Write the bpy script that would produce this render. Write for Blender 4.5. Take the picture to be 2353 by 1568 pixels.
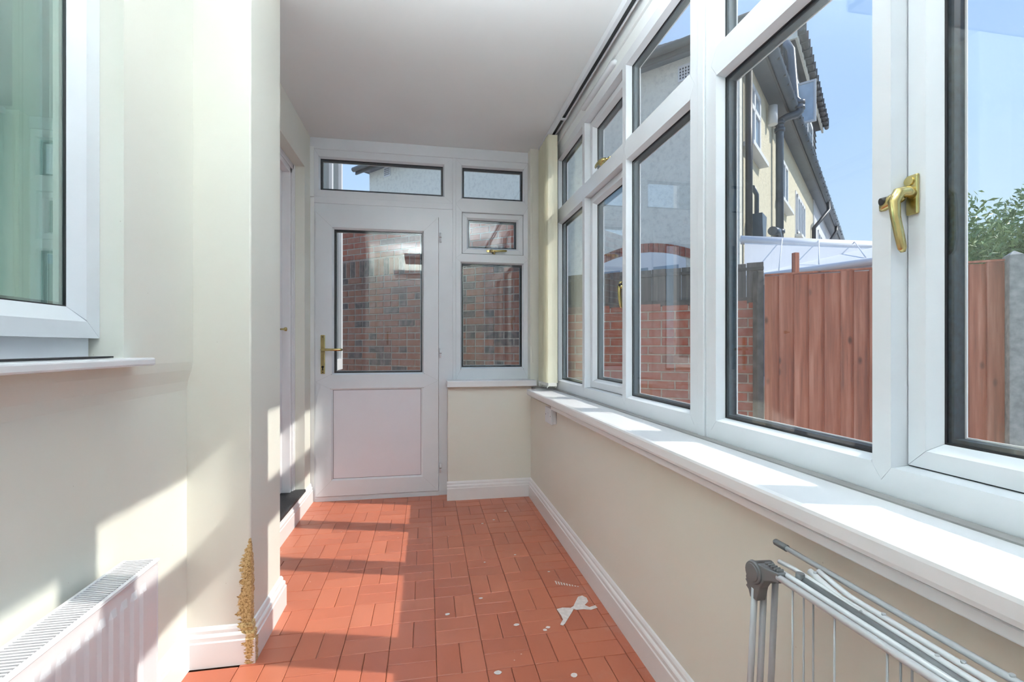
import bpy, bmesh, math, random
from mathutils import Vector, Matrix
random.seed(7)
S = bpy.context.scene
COL = S.collection
for o in list(bpy.data.objects): bpy.data.objects.remove(o)

# ---------------------------------------------------------------- camera, sky, sun, exposure
cam_d = bpy.data.cameras.new('camera'); cam = bpy.data.objects.new('camera', cam_d); COL.objects.link(cam)
cam.location = (0, 0, 1.12)
cam.rotation_euler = (math.pi/2, 0, -math.radians(10.215))
cam_d.sensor_width = 36; cam_d.lens = 36*1096/2353; cam_d.shift_y = 13/2353
cam_d.clip_start = 0.02; cam_d.clip_end = 500
S.camera = cam

W = bpy.data.worlds.new('sky'); S.world = W; W.use_nodes = True
wt = W.node_tree; wt.nodes.clear()
wo = wt.nodes.new('ShaderNodeOutputWorld'); wb = wt.nodes.new('ShaderNodeBackground')
tc = wt.nodes.new('ShaderNodeTexCoord'); sx = wt.nodes.new('ShaderNodeSeparateXYZ'); cr = wt.nodes.new('ShaderNodeValToRGB')
wt.links.new(tc.outputs['Generated'], sx.inputs[0]); wt.links.new(sx.outputs['Z'], cr.inputs[0])
e = cr.color_ramp.elements
e[0].position = 0.0; e[0].color = (0.62, 0.70, 0.78, 1)
e[1].position = 1.0; e[1].color = (0.22, 0.42, 0.95, 1)
k = e.new(0.03); k.color = (0.64, 0.82, 1.0, 1)
k = e.new(0.35); k.color = (0.46, 0.68, 1.0, 1)
wt.links.new(cr.outputs[0], wb.inputs[0]); wb.inputs[1].default_value = 0.64
wt.links.new(wb.outputs[0], wo.inputs[0])

SUN_DIR = Vector((-1.0, 0.275, -0.975)).normalized()
sd = bpy.data.lights.new('sun', 'SUN'); sun = bpy.data.objects.new('sun', sd); COL.objects.link(sun)
sun.rotation_euler = SUN_DIR.to_track_quat('-Z', 'Y').to_euler(); sun.location = (8, -3, 9)
sd.energy = 2.7; sd.angle = math.radians(0.6); sd.color = (1.0, 0.95, 0.87)

S.view_settings.view_transform = 'Standard'; S.view_settings.look = 'None'
S.view_settings.gamma = 1; S.view_settings.use_curve_mapping = False
S.view_settings.exposure = 0.85
FILL = 19.5          # strength of the added fill lights (built further down)

# ---------------------------------------------------------------- materials
def newmat(name):
    m = bpy.data.materials.new(name); m.use_nodes = True
    return m, m.node_tree, m.node_tree.nodes['Principled BSDF']
def N(nt, typ, **kw):
    n = nt.nodes.new(typ)
    for a, b in kw.items():
        if a in n.inputs: n.inputs[a].default_value = b
        else: setattr(n, a, b)
    return n
def noise(nt, scale, detail=3.0, vec=None, rough=0.5):
    n = nt.nodes.new('ShaderNodeTexNoise'); n.inputs['Scale'].default_value = scale
    n.inputs['Detail'].default_value = detail; n.inputs['Roughness'].default_value = rough
    if vec is not None: nt.links.new(vec, n.inputs['Vector'])
    return n
def ramp(nt, src, stops):
    r = nt.nodes.new('ShaderNodeValToRGB'); nt.links.new(src, r.inputs[0])
    el = r.color_ramp.elements
    while len(el) > 1: el.remove(el[-1])
    el[0].position = stops[0][0]; el[0].color = tuple(stops[0][1])+(1,)
    for p, c in stops[1:]:
        q = el.new(p); q.color = tuple(c)+(1,)
    return r
def mixc(nt, fac, a, b, mode='MIX'):
    m = nt.nodes.new('ShaderNodeMix'); m.data_type = 'RGBA'; m.blend_type = mode
    for sock, v in ((m.inputs[0], fac), (m.inputs[6], a), (m.inputs[7], b)):
        if hasattr(v, 'is_linked') or isinstance(v, bpy.types.NodeSocket): nt.links.new(v, sock)
        else: sock.default_value = v if not isinstance(v, tuple) else (tuple(v)+(1,))[:4]
    return m.outputs[2]
def mth(nt, op, a, b=None, c=None, clamp=False):
    m = nt.nodes.new('ShaderNodeMath'); m.operation = op; m.use_clamp = clamp
    for i, v in enumerate((a, b, c)):
        if v is None: continue
        if isinstance(v, bpy.types.NodeSocket): nt.links.new(v, m.inputs[i])
        else: m.inputs[i].default_value = v
    return m.outputs[0]
def geo_pos(nt): return nt.nodes.new('ShaderNodeNewGeometry').outputs['Position']
def bump(nt, bs, h, strength=0.2, dist=0.002):
    b = nt.nodes.new('ShaderNodeBump'); b.inputs['Strength'].default_value = strength; b.inputs['Distance'].default_value = dist
    nt.links.new(h, b.inputs['Height']); nt.links.new(b.outputs[0], bs.inputs['Normal'])
def plain(name, col, rough=0.5, metal=0.0, var=0.04, scale=6.0, bmp=0.0, bscale=60.0, spec=0.5):
    m, nt, bs = newmat(name)
    p = geo_pos(nt); n = noise(nt, scale, 3, p)
    d = tuple(max(0, c*(1-var)) for c in col); u = tuple(min(1, c*(1+var)) for c in col)
    r = ramp(nt, n.outputs[0], [(0.3, d), (0.7, u)])
    nt.links.new(r.outputs[0], bs.inputs['Base Color'])
    bs.inputs['Roughness'].default_value = rough; bs.inputs['Metallic'].default_value = metal
    bs.inputs['Specular IOR Level'].default_value = spec
    if bmp: bump(nt, bs, noise(nt, bscale, 4, p).outputs[0], bmp, 0.003)
    return m
M = {}
M['upvc'] = plain('upvc_white', (0.72, 0.76, 0.80), 0.28, var=0.015)
M['upvc_out'] = plain('upvc_outside', (0.70, 0.71, 0.73), 0.6, var=0.02)
M['sillw'] = plain('upvc_sill', (0.80, 0.81, 0.83), 0.22, var=0.01)
M['panel'] = plain('door_panel_white', (0.76, 0.75, 0.80), 0.3, var=0.01)
M['seam'] = plain('seam_grey', (0.28, 0.28, 0.28), 0.7)
M['rubber'] = plain('rubber_black', (0.012, 0.013, 0.016), 0.45)
M['spacer'] = plain('spacer_dark', (0.018, 0.032, 0.045), 0.6, var=0.5, scale=120, spec=0.15)
M['ceiling'] = plain('ceiling_paint', (0.82, 0.86, 0.865), 0.75, var=0.015, scale=2.0, bmp=0.08, bscale=25)
M['gloss'] = plain('gloss_white', (0.82, 0.82, 0.84), 0.25, var=0.02, bmp=0.05, bscale=30)
M['brass'] = plain('brass', (0.54, 0.45, 0.20), 0.25, 1.0, var=0.12, scale=30)
M['black'] = plain('black_plastic', (0.02, 0.02, 0.02), 0.35)
M['darkgrey'] = plain('dark_grey_plastic', (0.16, 0.17, 0.18), 0.45)
M['tube'] = plain('grey_tube', (0.50, 0.53, 0.56), 0.3, var=0.03)
M['tubel'] = plain('light_tube', (0.68, 0.71, 0.74), 0.3, var=0.03)
M['slate'] = plain('slate_step', (0.035, 0.036, 0.038), 0.55, var=0.6, scale=120, bmp=0.2)
M['slat'] = plain('blind_fabric', (0.70, 0.68, 0.53), 0.7, var=0.03, bmp=0.1, bscale=300)
M['bead'] = plain('chain_bead', (0.75, 0.74, 0.68), 0.35)
M['radiator'] = plain('radiator_enamel', (0.80, 0.80, 0.83), 0.25, var=0.01)
M['dark_int'] = plain('radiator_inside', (0.10, 0.10, 0.10), 0.8)
M['pipe'] = plain('grey_downpipe', (0.085, 0.11, 0.14), 0.35, var=0.15, scale=9)
M['pipe_blk'] = plain('black_gutter', (0.035, 0.04, 0.045), 0.4, var=0.3, scale=9)
M['rooftile'] = plain('roof_slate', (0.07, 0.08, 0.095), 0.7, var=0.35, scale=3)
M['concrete'] = plain('concrete', (0.36, 0.36, 0.33), 0.9, var=0.25, scale=25, bmp=0.5, bscale=80)
M['mortar'] = plain('mortar', (0.42, 0.37, 0.31), 0.95, var=0.2, scale=30, bmp=0.4)
M['weathered'] = plain('weathered_wood', (0.13, 0.115, 0.10), 0.85, var=0.4, scale=14, bmp=0.4)
M['paving'] = plain('paving', (0.46, 0.44, 0.41), 0.9, var=0.2, scale=3, bmp=0.3)
M['winglass_far'] = plain('far_pane', (0.22, 0.30, 0.38), 0.05, var=0.2, scale=2)
M['paint_splash'] = plain('paint_splash', (0.80, 0.74, 0.73), 0.5, var=0.12, scale=60)
M['trunk'] = plain('bark', (0.10, 0.07, 0.05), 0.9, var=0.3)
M['floorgrout'] = plain('grout', (0.11, 0.055, 0.035), 0.9, var=0.5, scale=25)

def make_wall(name, a, b, damage=False, rnd=1.0):
    m, nt, bs = newmat(name)
    p = geo_pos(nt)
    n1 = noise(nt, 1.6, 2, p); r = ramp(nt, n1.outputs[0], [(0.35, a), (0.65, b)])
    col = r.outputs[0]; h = noise(nt, 22, 5, p).outputs[0]
    bs.inputs['Roughness'].default_value = 0.55
    sp = nt.nodes.new('ShaderNodeTexVoronoi'); sp.inputs['Scale'].default_value = 14; nt.links.new(p, sp.inputs['Vector'])
    sf = mth(nt, 'LESS_THAN', sp.outputs['Distance'], 0.022)
    col = mixc(nt, mth(nt, 'MULTIPLY', sf, 0.35), col, (0.35, 0.30, 0.22))
    if damage:   # worn corner of the pilaster: paint knocked off, brown plaster shows
        s = nt.nodes.new('ShaderNodeSeparateXYZ'); nt.links.new(p, s.inputs[0])
        dx = mth(nt, 'ABSOLUTE', mth(nt, 'ADD', s.outputs['X'], 0.615))
        dy = mth(nt, 'ABSOLUTE', mth(nt, 'SUBTRACT', s.outputs['Y'], 1.838))
        d = mth(nt, 'ADD', dx, mth(nt, 'MULTIPLY', dy, 1.2))
        mp = nt.nodes.new('ShaderNodeMapping'); mp.inputs['Scale'].default_value = (30, 30, 110); nt.links.new(p, mp.inputs['Vector'])
        nn = noise(nt, 1.0, 4, mp.outputs[0], 0.65).outputs[0]
        n2 = noise(nt, 9.0, 2, p).outputs[0]
        w = mth(nt, 'ADD', mth(nt, 'MULTIPLY', nn, 0.070), mth(nt, 'MULTIPLY', n2, 0.034))
        w = mth(nt, 'SUBTRACT', w, 0.016)
        zf = mth(nt, 'MULTIPLY', mth(nt, 'SUBTRACT', 0.455, s.outputs['Z']), 9.0, clamp=True)
        w = mth(nt, 'MULTIPLY', w, zf)
        mask = mth(nt, 'GREATER_THAN', w, d)
        br = ramp(nt, noise(nt, 160, 4, p, 0.7).outputs[0], [(0.36, (0.16, 0.09, 0.03)), (0.46, (0.50, 0.33, 0.12)), (0.6, (0.70, 0.54, 0.28))])
        col = mixc(nt, mask, col, br.outputs[0])
        h = mth(nt, 'SUBTRACT', h, mth(nt, 'MULTIPLY', mth(nt, 'MULTIPLY', mask, nn), 3.0))
    nt.links.new(col, bs.inputs['Base Color'])
    bump(nt, bs, h, 0.12, 0.003)
    return m
M['wall'] = make_wall('cream_wall', (0.745, 0.745, 0.665), (0.775, 0.78, 0.715))
M['walldmg'] = make_wall('cream_wall_worn', (0.745, 0.745, 0.665), (0.775, 0.78, 0.715), True)
M['skirt'] = make_wall('skirting_gloss', (0.78, 0.78, 0.78), (0.83, 0.83, 0.84), True)
M['skirt'].node_tree.nodes['Principled BSDF'].inputs['Roughness'].default_value = 0.3

def glass_mat(name, r0, tint):
    m = bpy.data.materials.new(name); m.use_nodes = True; nt = m.node_tree; nt.nodes.clear()
    o = nt.nodes.new('ShaderNodeOutputMaterial'); mx = nt.nodes.new('ShaderNodeMixShader')
    lw = nt.nodes.new('ShaderNodeLayerWeight'); lw.inputs[0].default_value = 0.5
    fr = mth(nt, 'MULTIPLY_ADD', mth(nt, 'POWER', lw.outputs['Facing'], 5.0), 1-r0, r0)   # Schlick, same from both sides
    t = nt.nodes.new('ShaderNodeBsdfTransparent'); t.inputs[0].default_value = tint+(1,)
    g = nt.nodes.new('ShaderNodeBsdfGlossy'); g.inputs['Roughness'].default_value = 0.0
    g.inputs['Color'].default_value = (0.92, 0.96, 0.96, 1)
    nt.links.new(fr, mx.inputs[0]); nt.links.new(t.outputs[0], mx.inputs[1]); nt.links.new(g.outputs[0], mx.inputs[2])
    nt.links.new(mx.outputs[0], o.inputs[0]); return m
M['glass'] = glass_mat('window_glass', 0.07, (0.985, 0.995, 0.99))
M['glass_green'] = glass_mat('green_glass', 0.30, (0.84, 0.93, 0.90))

# terracotta tiles
m, nt, bs = newmat('quarry_tile'); M['tile'] = m
p = geo_pos(nt); oi = nt.nodes.new('ShaderNodeObjectInfo')
c0 = ramp(nt, oi.outputs['Random'], [(0.0, (0.45, 0.130, 0.072)), (0.5, (0.50, 0.148, 0.082)), (1.0, (0.54, 0.170, 0.095))])
n1 = noise(nt, 5, 4, p); c1 = mixc(nt, ramp(nt, n1.outputs[0], [(0.35, (0, 0, 0)), (0.8, (0.22,)*3)]).outputs[0], c0.outputs[0], (0.42, 0.15, 0.09))
ns = noise(nt, 3.2, 3, p).outputs[0]
sp = nt.nodes.new('ShaderNodeSeparateXYZ'); nt.links.new(p, sp.inputs[0])
# dried dust near the right skirting and small white flecks
dust = mth(nt, 'MULTIPLY', mth(nt, 'SUBTRACT', sp.outputs['X'], 0.42), 2.2, clamp=True)
dn = mth(nt, 'MULTIPLY', dust, mth(nt, 'MULTIPLY', mth(nt, 'SUBTRACT', noise(nt, 7, 5, p, 0.7).outputs[0], 0.52), 3.0, clamp=True), clamp=True)
c2 = mixc(nt, mth(nt, 'MULTIPLY', dn, 0.6), c1, (0.50, 0.36, 0.31))
vo = nt.nodes.new('ShaderNodeTexVoronoi'); vo.inputs['Scale'].default_value = 16; nt.links.new(p, vo.inputs['Vector'])
fl = mth(nt, 'MULTIPLY', mth(nt, 'LESS_THAN', vo.outputs['Distance'], 0.05), mth(nt, 'GREATER_THAN', ns, 0.55))
c3 = mixc(nt, mth(nt, 'MULTIPLY', fl, 0.6), c2, (0.75, 0.62, 0.56))
nt.links.new(c3, bs.inputs['Base Color'])
rr = ramp(nt, noise(nt, 9, 4, p).outputs[0], [(0.3, (0.30,)*3), (0.7, (0.38,)*3)])
nt.links.new(rr.outputs[0], bs.inputs['Roughness'])
bump(nt, bs, noise(nt, 35, 4, p).outputs[0], 0.12, 0.002)

def brickmat(name, cols, rough=0.85):
    m, nt, bs = newmat(name); p = geo_pos(nt); oi = nt.nodes.new('ShaderNodeObjectInfo')
    c = ramp(nt, oi.outputs['Random'], cols)
    c2 = mixc(nt, ramp(nt, noise(nt, 18, 4, p).outputs[0], [(0.4, (0, 0, 0)), (0.8, (0.6,)*3)]).outputs[0], c.outputs[0], (0.45, 0.30, 0.24))
    nt.links.new(c2, bs.inputs['Base Color']); bs.inputs['Roughness'].default_value = rough
    bump(nt, bs, noise(nt, 90, 4, p).outputs[0], 0.5, 0.004); return m
M['brick'] = brickmat('red_brick', [(0, (0.33, 0.085, 0.05)), (0.35, (0.42, 0.12, 0.065)), (0.7, (0.36, 0.13, 0.085)), (0.86, (0.44, 0.17, 0.10)), (1.0, (0.15, 0.09, 0.08))])
M['brick2'] = brickmat('brown_brick', [(0, (0.30, 0.10, 0.06)), (0.4, (0.36, 0.14, 0.075)), (0.68, (0.30, 0.12, 0.075)), (0.80, (0.09, 0.075, 0.07)), (1.0, (0.14, 0.10, 0.085))])
def boardmat(name, c0, c1):
    m, nt, bs = newmat(name); tcn = nt.nodes.new('ShaderNodeTexCoord'); oi = nt.nodes.new('ShaderNodeObjectInfo')
    mp = nt.nodes.new('ShaderNodeMapping'); mp.inputs['Scale'].default_value = (28, 28, 1.6)
    ad = nt.nodes.new('ShaderNodeVectorMath'); ad.operation = 'ADD'
    cb = nt.nodes.new('ShaderNodeCombineXYZ'); nt.links.new(mth(nt, 'MULTIPLY', oi.outputs['Random'], 50), cb.inputs[2]); nt.links.new(mth(nt, 'MULTIPLY', oi.outputs['Random'], 17), cb.inputs[0])
    nt.links.new(tcn.outputs['Object'], ad.inputs[0]); nt.links.new(cb.outputs[0], ad.inputs[1]); nt.links.new(ad.outputs[0], mp.inputs[0])
    g = noise(nt, 1.0, 6, mp.outputs[0], 0.6)
    c = ramp(nt, g.outputs[0], [(0.3, tuple(x*0.6 for x in c0)), (0.5, c0), (0.72, c1)])
    t = ramp(nt, oi.outputs['Random'], [(0, (0.8,)*3), (1, (1.0,)*3)])
    col = mixc(nt, 1.0, c.outputs[0], t.outputs[0], 'MULTIPLY')
    mp2 = nt.nodes.new('ShaderNodeMapping'); mp2.inputs['Scale'].default_value = (7, 7, 3.5); nt.links.new(ad.outputs[0], mp2.inputs[0])
    v = nt.nodes.new('ShaderNodeTexVoronoi'); v.inputs['Scale'].default_value = 1.0; nt.links.new(mp2.outputs[0], v.inputs['Vector'])
    kn = ramp(nt, v.outputs['Distance'], [(0.04, (1, 1, 1)), (0.13, (0, 0, 0))])
    col = mixc(nt, kn.outputs[0], col, tuple(x*0.3 for x in c0))
    nt.links.new(col, bs.inputs['Base Color']); bs.inputs['Roughness'].default_value = 0.75
    bump(nt, bs, g.outputs[0], 0.3, 0.003); return m
M['redboard'] = boardmat('red_brown_board', (0.50, 0.175, 0.095), (0.68, 0.31, 0.20))
M['greyboard'] = boardmat('grey_board', (0.15, 0.135, 0.12), (0.25, 0.22, 0.19))
def rendermat(name, col):
    m, nt, bs = newmat(name); p = geo_pos(nt)
    n = noise(nt, 14, 6, p, 0.7); c = ramp(nt, n.outputs[0], [(0.3, tuple(x*0.80 for x in col)), (0.5, col), (0.75, tuple(min(1, x*1.06) for x in col))])
    nt.links.new(c.outputs[0], bs.inputs['Base Color']); bs.inputs['Roughness'].default_value = 0.9
    bump(nt, bs, noise(nt, 30, 6, p, 0.7).outputs[0], 0.8, 0.02); return m
M['render'] = rendermat('cream_render', (0.74, 0.68, 0.52))
M['render_grey'] = rendermat('pale_render', (0.80, 0.78, 0.69))
m, nt, bs = newmat('leaf'); M['leaf'] = m
p = geo_pos(nt); c = ramp(nt, noise(nt, 3.0, 4, p).outputs[0], [(0.35, (0.09, 0.19, 0.07)), (0.6, (0.24, 0.36, 0.13))])
nt.links.new(c.outputs[0], bs.inputs['Base Color']); bs.inputs['Roughness'].default_value = 0.45

# ---------------------------------------------------------------- mesh helpers
class MB:
    def __init__(s): s.bm = bmesh.new(); s.mi = []
    def poly(s, pts, faces, mi=0):
        vs = [s.bm.verts.new(p) for p in pts]
        for f in faces:
            try: fc = s.bm.faces.new([vs[i] for i in f]); fc.material_index = mi
            except ValueError: pass
    def box(s, x0, y0, z0, x1, y1, z1, mi=0, T=None):
        pts = [(x, y, z) for x in (x0, x1) for y in (y0, y1) for z in (z0, z1)]
        if T: pts = [T(*p) for p in pts]
        s.poly(pts, [(0, 1, 3, 2), (4, 6, 7, 5), (0, 4, 5, 1), (2, 3, 7, 6), (0, 2, 6, 4), (1, 5, 7, 3)], mi); return s
    def prism(s, prof, f0, f1, mi=0):
        """prof list of 2d points, f0/f1 map a 2d point to 3d at either end"""
        n = len(prof); pts = [f0(*q) for q in prof]+[f1(*q) for q in prof]
        s.poly(pts, [tuple(range(n)), tuple(range(2*n-1, n-1, -1))]+[(i, (i+1) % n, n+(i+1) % n, n+i) for i in range(n)], mi); return s
    def tube(s, pts, r, seg=10, mi=0, flat=None):
        pts = [Vector(p) for p in pts]; rs = r if isinstance(r, (list, tuple)) else [r]*len(pts)
        rings = []; up = None
        for i, p in enumerate(pts):
            a = pts[max(i-1, 0)]; b = pts[min(i+1, len(pts)-1)]; t = (b-a).normalized()
            if up is None:
                up = Vector((0, 0, 1)) if abs(t.z) < 0.9 else Vector((1, 0, 0))
            u = t.cross(up).normalized(); v = u.cross(t).normalized(); up = v
            ru = rs[i] if not isinstance(rs[i], (list, tuple)) else rs[i][0]
            rv = rs[i] if not isinstance(rs[i], (list, tuple)) else rs[i][1]
            rings.append([s.bm.verts.new(p+u*ru*math.cos(2*math.pi*j/seg)+v*rv*math.sin(2*math.pi*j/seg)) for j in range(seg)])
        for A, B in zip(rings, rings[1:]):
            for j in range(seg):
                f = s.bm.faces.new((A[j], A[(j+1) % seg], B[(j+1) % seg], B[j])); f.material_index = mi; f.smooth = True
        for R in (rings[0], rings[-1]):
            f = s.bm.faces.new(R); f.material_index = mi
        return s
    def build(s, name, mats, parent=None, bevel=0, smooth=False):
        bmesh.ops.recalc_face_normals(s.bm, faces=s.bm.faces)
        me = bpy.data.meshes.new(name); s.bm.to_mesh(me); s.bm.free()
        if not isinstance(mats, (list, tuple)): mats = [mats]
        for q in mats: me.materials.append(M[q] if isinstance(q, str) else q)
        if smooth:
            for f in me.polygons: f.use_smooth = True
        o = bpy.data.objects.new(name, me); COL.objects.link(o)
        if parent: o.parent = parent
        if bevel:
            b = o.modifiers.new('bevel', 'BEVEL'); b.width = bevel; b.segments = 2; b.limit_method = 'ANGLE'; b.angle_limit = math.radians(40)
        return o
def empty(name, loc=(0, 0, 0), parent=None, rz=0):
    o = bpy.data.objects.new(name, None); COL.objects.link(o); o.location = loc; o.rotation_euler = (0, 0, rz); o.empty_display_size = 0.1
    if parent: o.parent = parent
    return o
def rebase(root, loc):
    """move an empty's origin to loc, keeping children (built in world coords) in place"""
    root.location = loc
    for c in root.children: c.matrix_parent_inverse = Matrix.Translation(-Vector(loc))
def tag(o, label=None, cat=None, group=None, kind=None):
    if label: o['label'] = label
    if cat: o['category'] = cat
    if group: o['group'] = group
    if kind: o['kind'] = kind
    return o
def struct(o): o['kind'] = 'structure'; return o
def inst(mesh, name, parent, loc=(0, 0, 0), rot=(0, 0, 0), scale=(1, 1, 1)):
    o = bpy.data.objects.new(name, mesh); COL.objects.link(o); o.parent = parent
    o.location = loc; o.rotation_euler = rot; o.scale = scale; return o
def meshonly(mb, name, mats):
    o = mb.build(name, mats); me = o.data; bpy.data.objects.remove(o); return me

# ---------------------------------------------------------------- shell
YN = -0.60      # near end of the passage, behind the camera
ZC = 2.628
fl = MB().box(-1.05, YN-0.1, -0.12, 1.0, 3.75, -0.009).build('floor', 'floorgrout'); struct(fl)
# basket weave quarry tiles
PX, PY, G = 0.1705, 0.171, 0.0016
meshes = []
for vr in range(4):
    for ori in (0, 1):
        L, Wd = (PX-G, PY/2-G) if ori == 0 else (PX/2-G, PY-G)
        mb = MB(); j = [random.uniform(-0.0008, 0.0008) for _ in range(4)]; b = 0.0018
        lo = [(-L/2, -Wd/2), (L/2, -Wd/2), (L/2, Wd/2), (-L/2, Wd/2)]
        pts = [(x, y, -0.0085) for x, y in lo]+[(x, y, -0.0016+j[i]*0.5) for i, (x, y) in enumerate(lo)]
        pts += [(x*(1-2*b/L), y*(1-2*b/Wd), j[i]*0.5) for i, (x, y) in enumerate(lo)]
        fcs = [(0, 3, 2, 1), (8, 9, 10, 11)]+[(i, (i+1) % 4, 4+(i+1) % 4, 4+i) for i in range(4)]+[(4+i, 4+(i+1) % 4, 8+(i+1) % 4, 8+i) for i in range(4)]
        mb.poly(pts, fcs); meshes.append(meshonly(mb, 'tile', 'tile'))
rest = MB(); ntile = 0
for jy in range(-14, 12):
    for ix in range(-6, 5):
        x0, y0 = 0.037+ix*PX, 1.64+jy*PY
        vert = (ix+jy) % 2 == 0
        for q in (0, 1):
            if vert: cx, cy = x0+PX*(0.25+0.5*q), y0+PY/2
            else: cx, cy = x0+PX/2, y0+PY*(0.25+0.5*q)
            hx = PX/4 if vert else PX/2; hy = PY/2 if vert else PY/4
            if cx-hx > 0.775 or cy+hy < YN or cy-hy > 3.66 or cx+hx < -0.83: continue
            if cx+hx < -0.62 and 1.86 < cy < 2.17: continue
            visible = cy+hy > 1.56 and cx+hx > -0.80 and not (cy < 1.85 and cx+hx < -0.62)
            if visible and ntile < 300:
                o = inst(meshes[random.randrange(4)*2+(1 if vert else 0)], 'tile', fl, (cx, cy, random.uniform(-0.0006, 0.0004)),
                         (random.uniform(-0.003, 0.003), random.uniform(-0.003, 0.003), random.uniform(-0.004, 0.004)))
                ntile += 1
            else:
                rest.box(cx-hx+G/2, cy-hy+G/2, -0.0085, cx+hx-G/2, cy+hy-G/2, 0)
r = rest.build('tile_remainder', 'tile', fl); r['kind'] = 'stuff'

# paint spill on the tiles
ps = empty('paint_spill', (0.60, 1.93, 0.001))
def blot(cx, cy, pts, name):
    mb = MB(); n = len(pts)
    top = [(cx+x-0.60, cy+y-1.93, 0.0012) for x, y in pts]; bot = [(cx+x-0.60, cy+y-1.93, 0.0002) for x, y in pts]
    mb.poly(top+bot, [tuple(range(n))]+[(i, (i+1) % n, n+(i+1) % n, n+i) for i in range(n)]); return mb.build(name, 'paint_splash', ps)
def sp_(pts): return [(x, y) for x, y in pts]
blot(0, 0, [(0.547, 1.965), (0.575, 1.972), (0.605, 1.965), (0.618, 1.952), (0.600, 1.925), (0.575, 1.890), (0.553, 1.858), (0.540, 1.845), (0.531, 1.853), (0.540, 1.868), (0.552, 1.885), (0.553, 1.915)], 'splash')
blot(0, 0, [(0.606, 1.962), (0.625, 1.975), (0.640, 2.00), (0.668, 2.045), (0.690, 2.052), (0.703, 2.030), (0.700, 2.0), (0.675, 1.975), (0.690, 1.955), (0.720, 1.965), (0.722, 1.945), (0.69, 1.935), (0.66, 1.945), (0.63, 1.945)], 'splash')
comb = [(0.606, 2.205), (0.63, 2.19), (0.66, 2.165), (0.69, 2.145), (0.706, 2.135)]
for i in range(9):
    t = i/8; x = 0.604+0.09*t; y = 2.203-0.066*t; l = 0.035*(1-0.75*t)
    blot(0, 0, [(x, y), (x+0.007, y-0.003), (x+0.004, y-l), (x-0.001, y-l+0.003)], 'comb_streak')
for i, (x, y, s_) in enumerate([(0.240, 2.111, 0.009), (0.088, 2.009, 0.010), (0.358, 1.884, 0.011), (0.242, 1.619, 0.013), (0.495, 1.560, 0.013), (0.478, 1.845, 0.009), (0.462, 1.83, 0.009), (0.30, 2.46, 0.006), (0.47, 2.52, 0.006), (0.60, 2.30, 0.006), (0.43, 3.05, 0.008), (0.53, 3.2, 0.010), (0.35, 3.0, 0.008)]):
    blot(x, y, [(s_*math.cos(a)*(0.8+0.35*random.random()), s_*0.8*math.sin(a)*(0.8+0.3*random.random())) for a in [k_*math.pi/5 for k_ in range(10)]], 'paint_spot')
tag(ps, 'white paint splashes and spots dried on the red floor tiles', 'stain')

struct(MB().box(-1.05, YN-0.1, ZC, 1.05, 3.80, ZC+0.12).build('ceiling', 'ceiling'))

# left wall: window piece, doorway piece (the pilaster is its own mesh)
wl = MB()
XU, XL = -0.803, -0.822
wl.box(-1.06, YN-0.1, 0, XL, 1.84, 0.97)                 # lower, slightly set back
wl.box(-1.06, YN-0.1, 1.068, XU, 0.20, ZC)                 # near the camera
wl.box(-1.06, 1.453, 1.068, XU, 1.84, ZC)                  # between window and pilaster
wl.box(-1.06, 0.20, 2.22, XU, 1.453, ZC)
wl.prism([(-0.85, 0.97), (XL, 0.97), (XL+0.004, 1.0), (XU-0.004, 1.04), (XU, 1.068), (-0.85, 1.068)], lambda x, z: (x, YN, z), lambda x, z: (x, 1.84, z))
wl.box(-1.06, 2.19, 0, -0.82, 2.45, ZC); wl.box(-1.06, 2.45, 2.357, -0.82, 3.474, ZC)
wl.box(-1.06, 3.474, 0, -0.82, 3.74, ZC); wl.box(-1.06, 2.45, 0, -0.82, 3.474, 0.118)
struct(wl.build('wall_left', 'wall'))
struct(MB().box(-1.06, 1.84, 0, -0.615, 2.19, ZC).build('wall_pilaster', 'walldmg', bevel=0.006))
struct(MB().box(0.775, YN-0.1, 0, 1.0, 3.74, 0.74).box(0.79, YN-0.1, 0.74, 1.0, 3.74, 0.768)
       .box(0.781, 3.55, 0.80, 1.0, 3.74, ZC).box(0.93, 3.345, 0.80, 1.0, 3.56, ZC).build('wall_right', 'wall'))
struct(MB().box(0.158, 3.507, 0, 0.78, 3.74, 0.826).build('wall_back', 'wall'))
struct(MB().box(-1.06, YN-0.12, 0, 1.05, YN, ZC).build('wall_front', 'wall'))
# header boards over the right windows
struct(MB().box(0.927, YN, 2.500, 1.0, 3.35, 2.563).box(0.915, YN, 2.563, 1.0, 3.55, ZC).build('trim_1', 'ceiling', bevel=0.002))
# board over the back door assembly
struct(MB().box(-0.82, 3.627, 2.548, 0.781, 3.74, ZC).build('trim_2', 'upvc', bevel=0.002))
struct(MB().box(-0.82, 3.625, 2.20, -0.794, 3.70, 2.56).box(-0.82, 3.637, 0.0, -0.794, 3.70, 2.20).build('trim_3', 'ceiling'))

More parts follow.
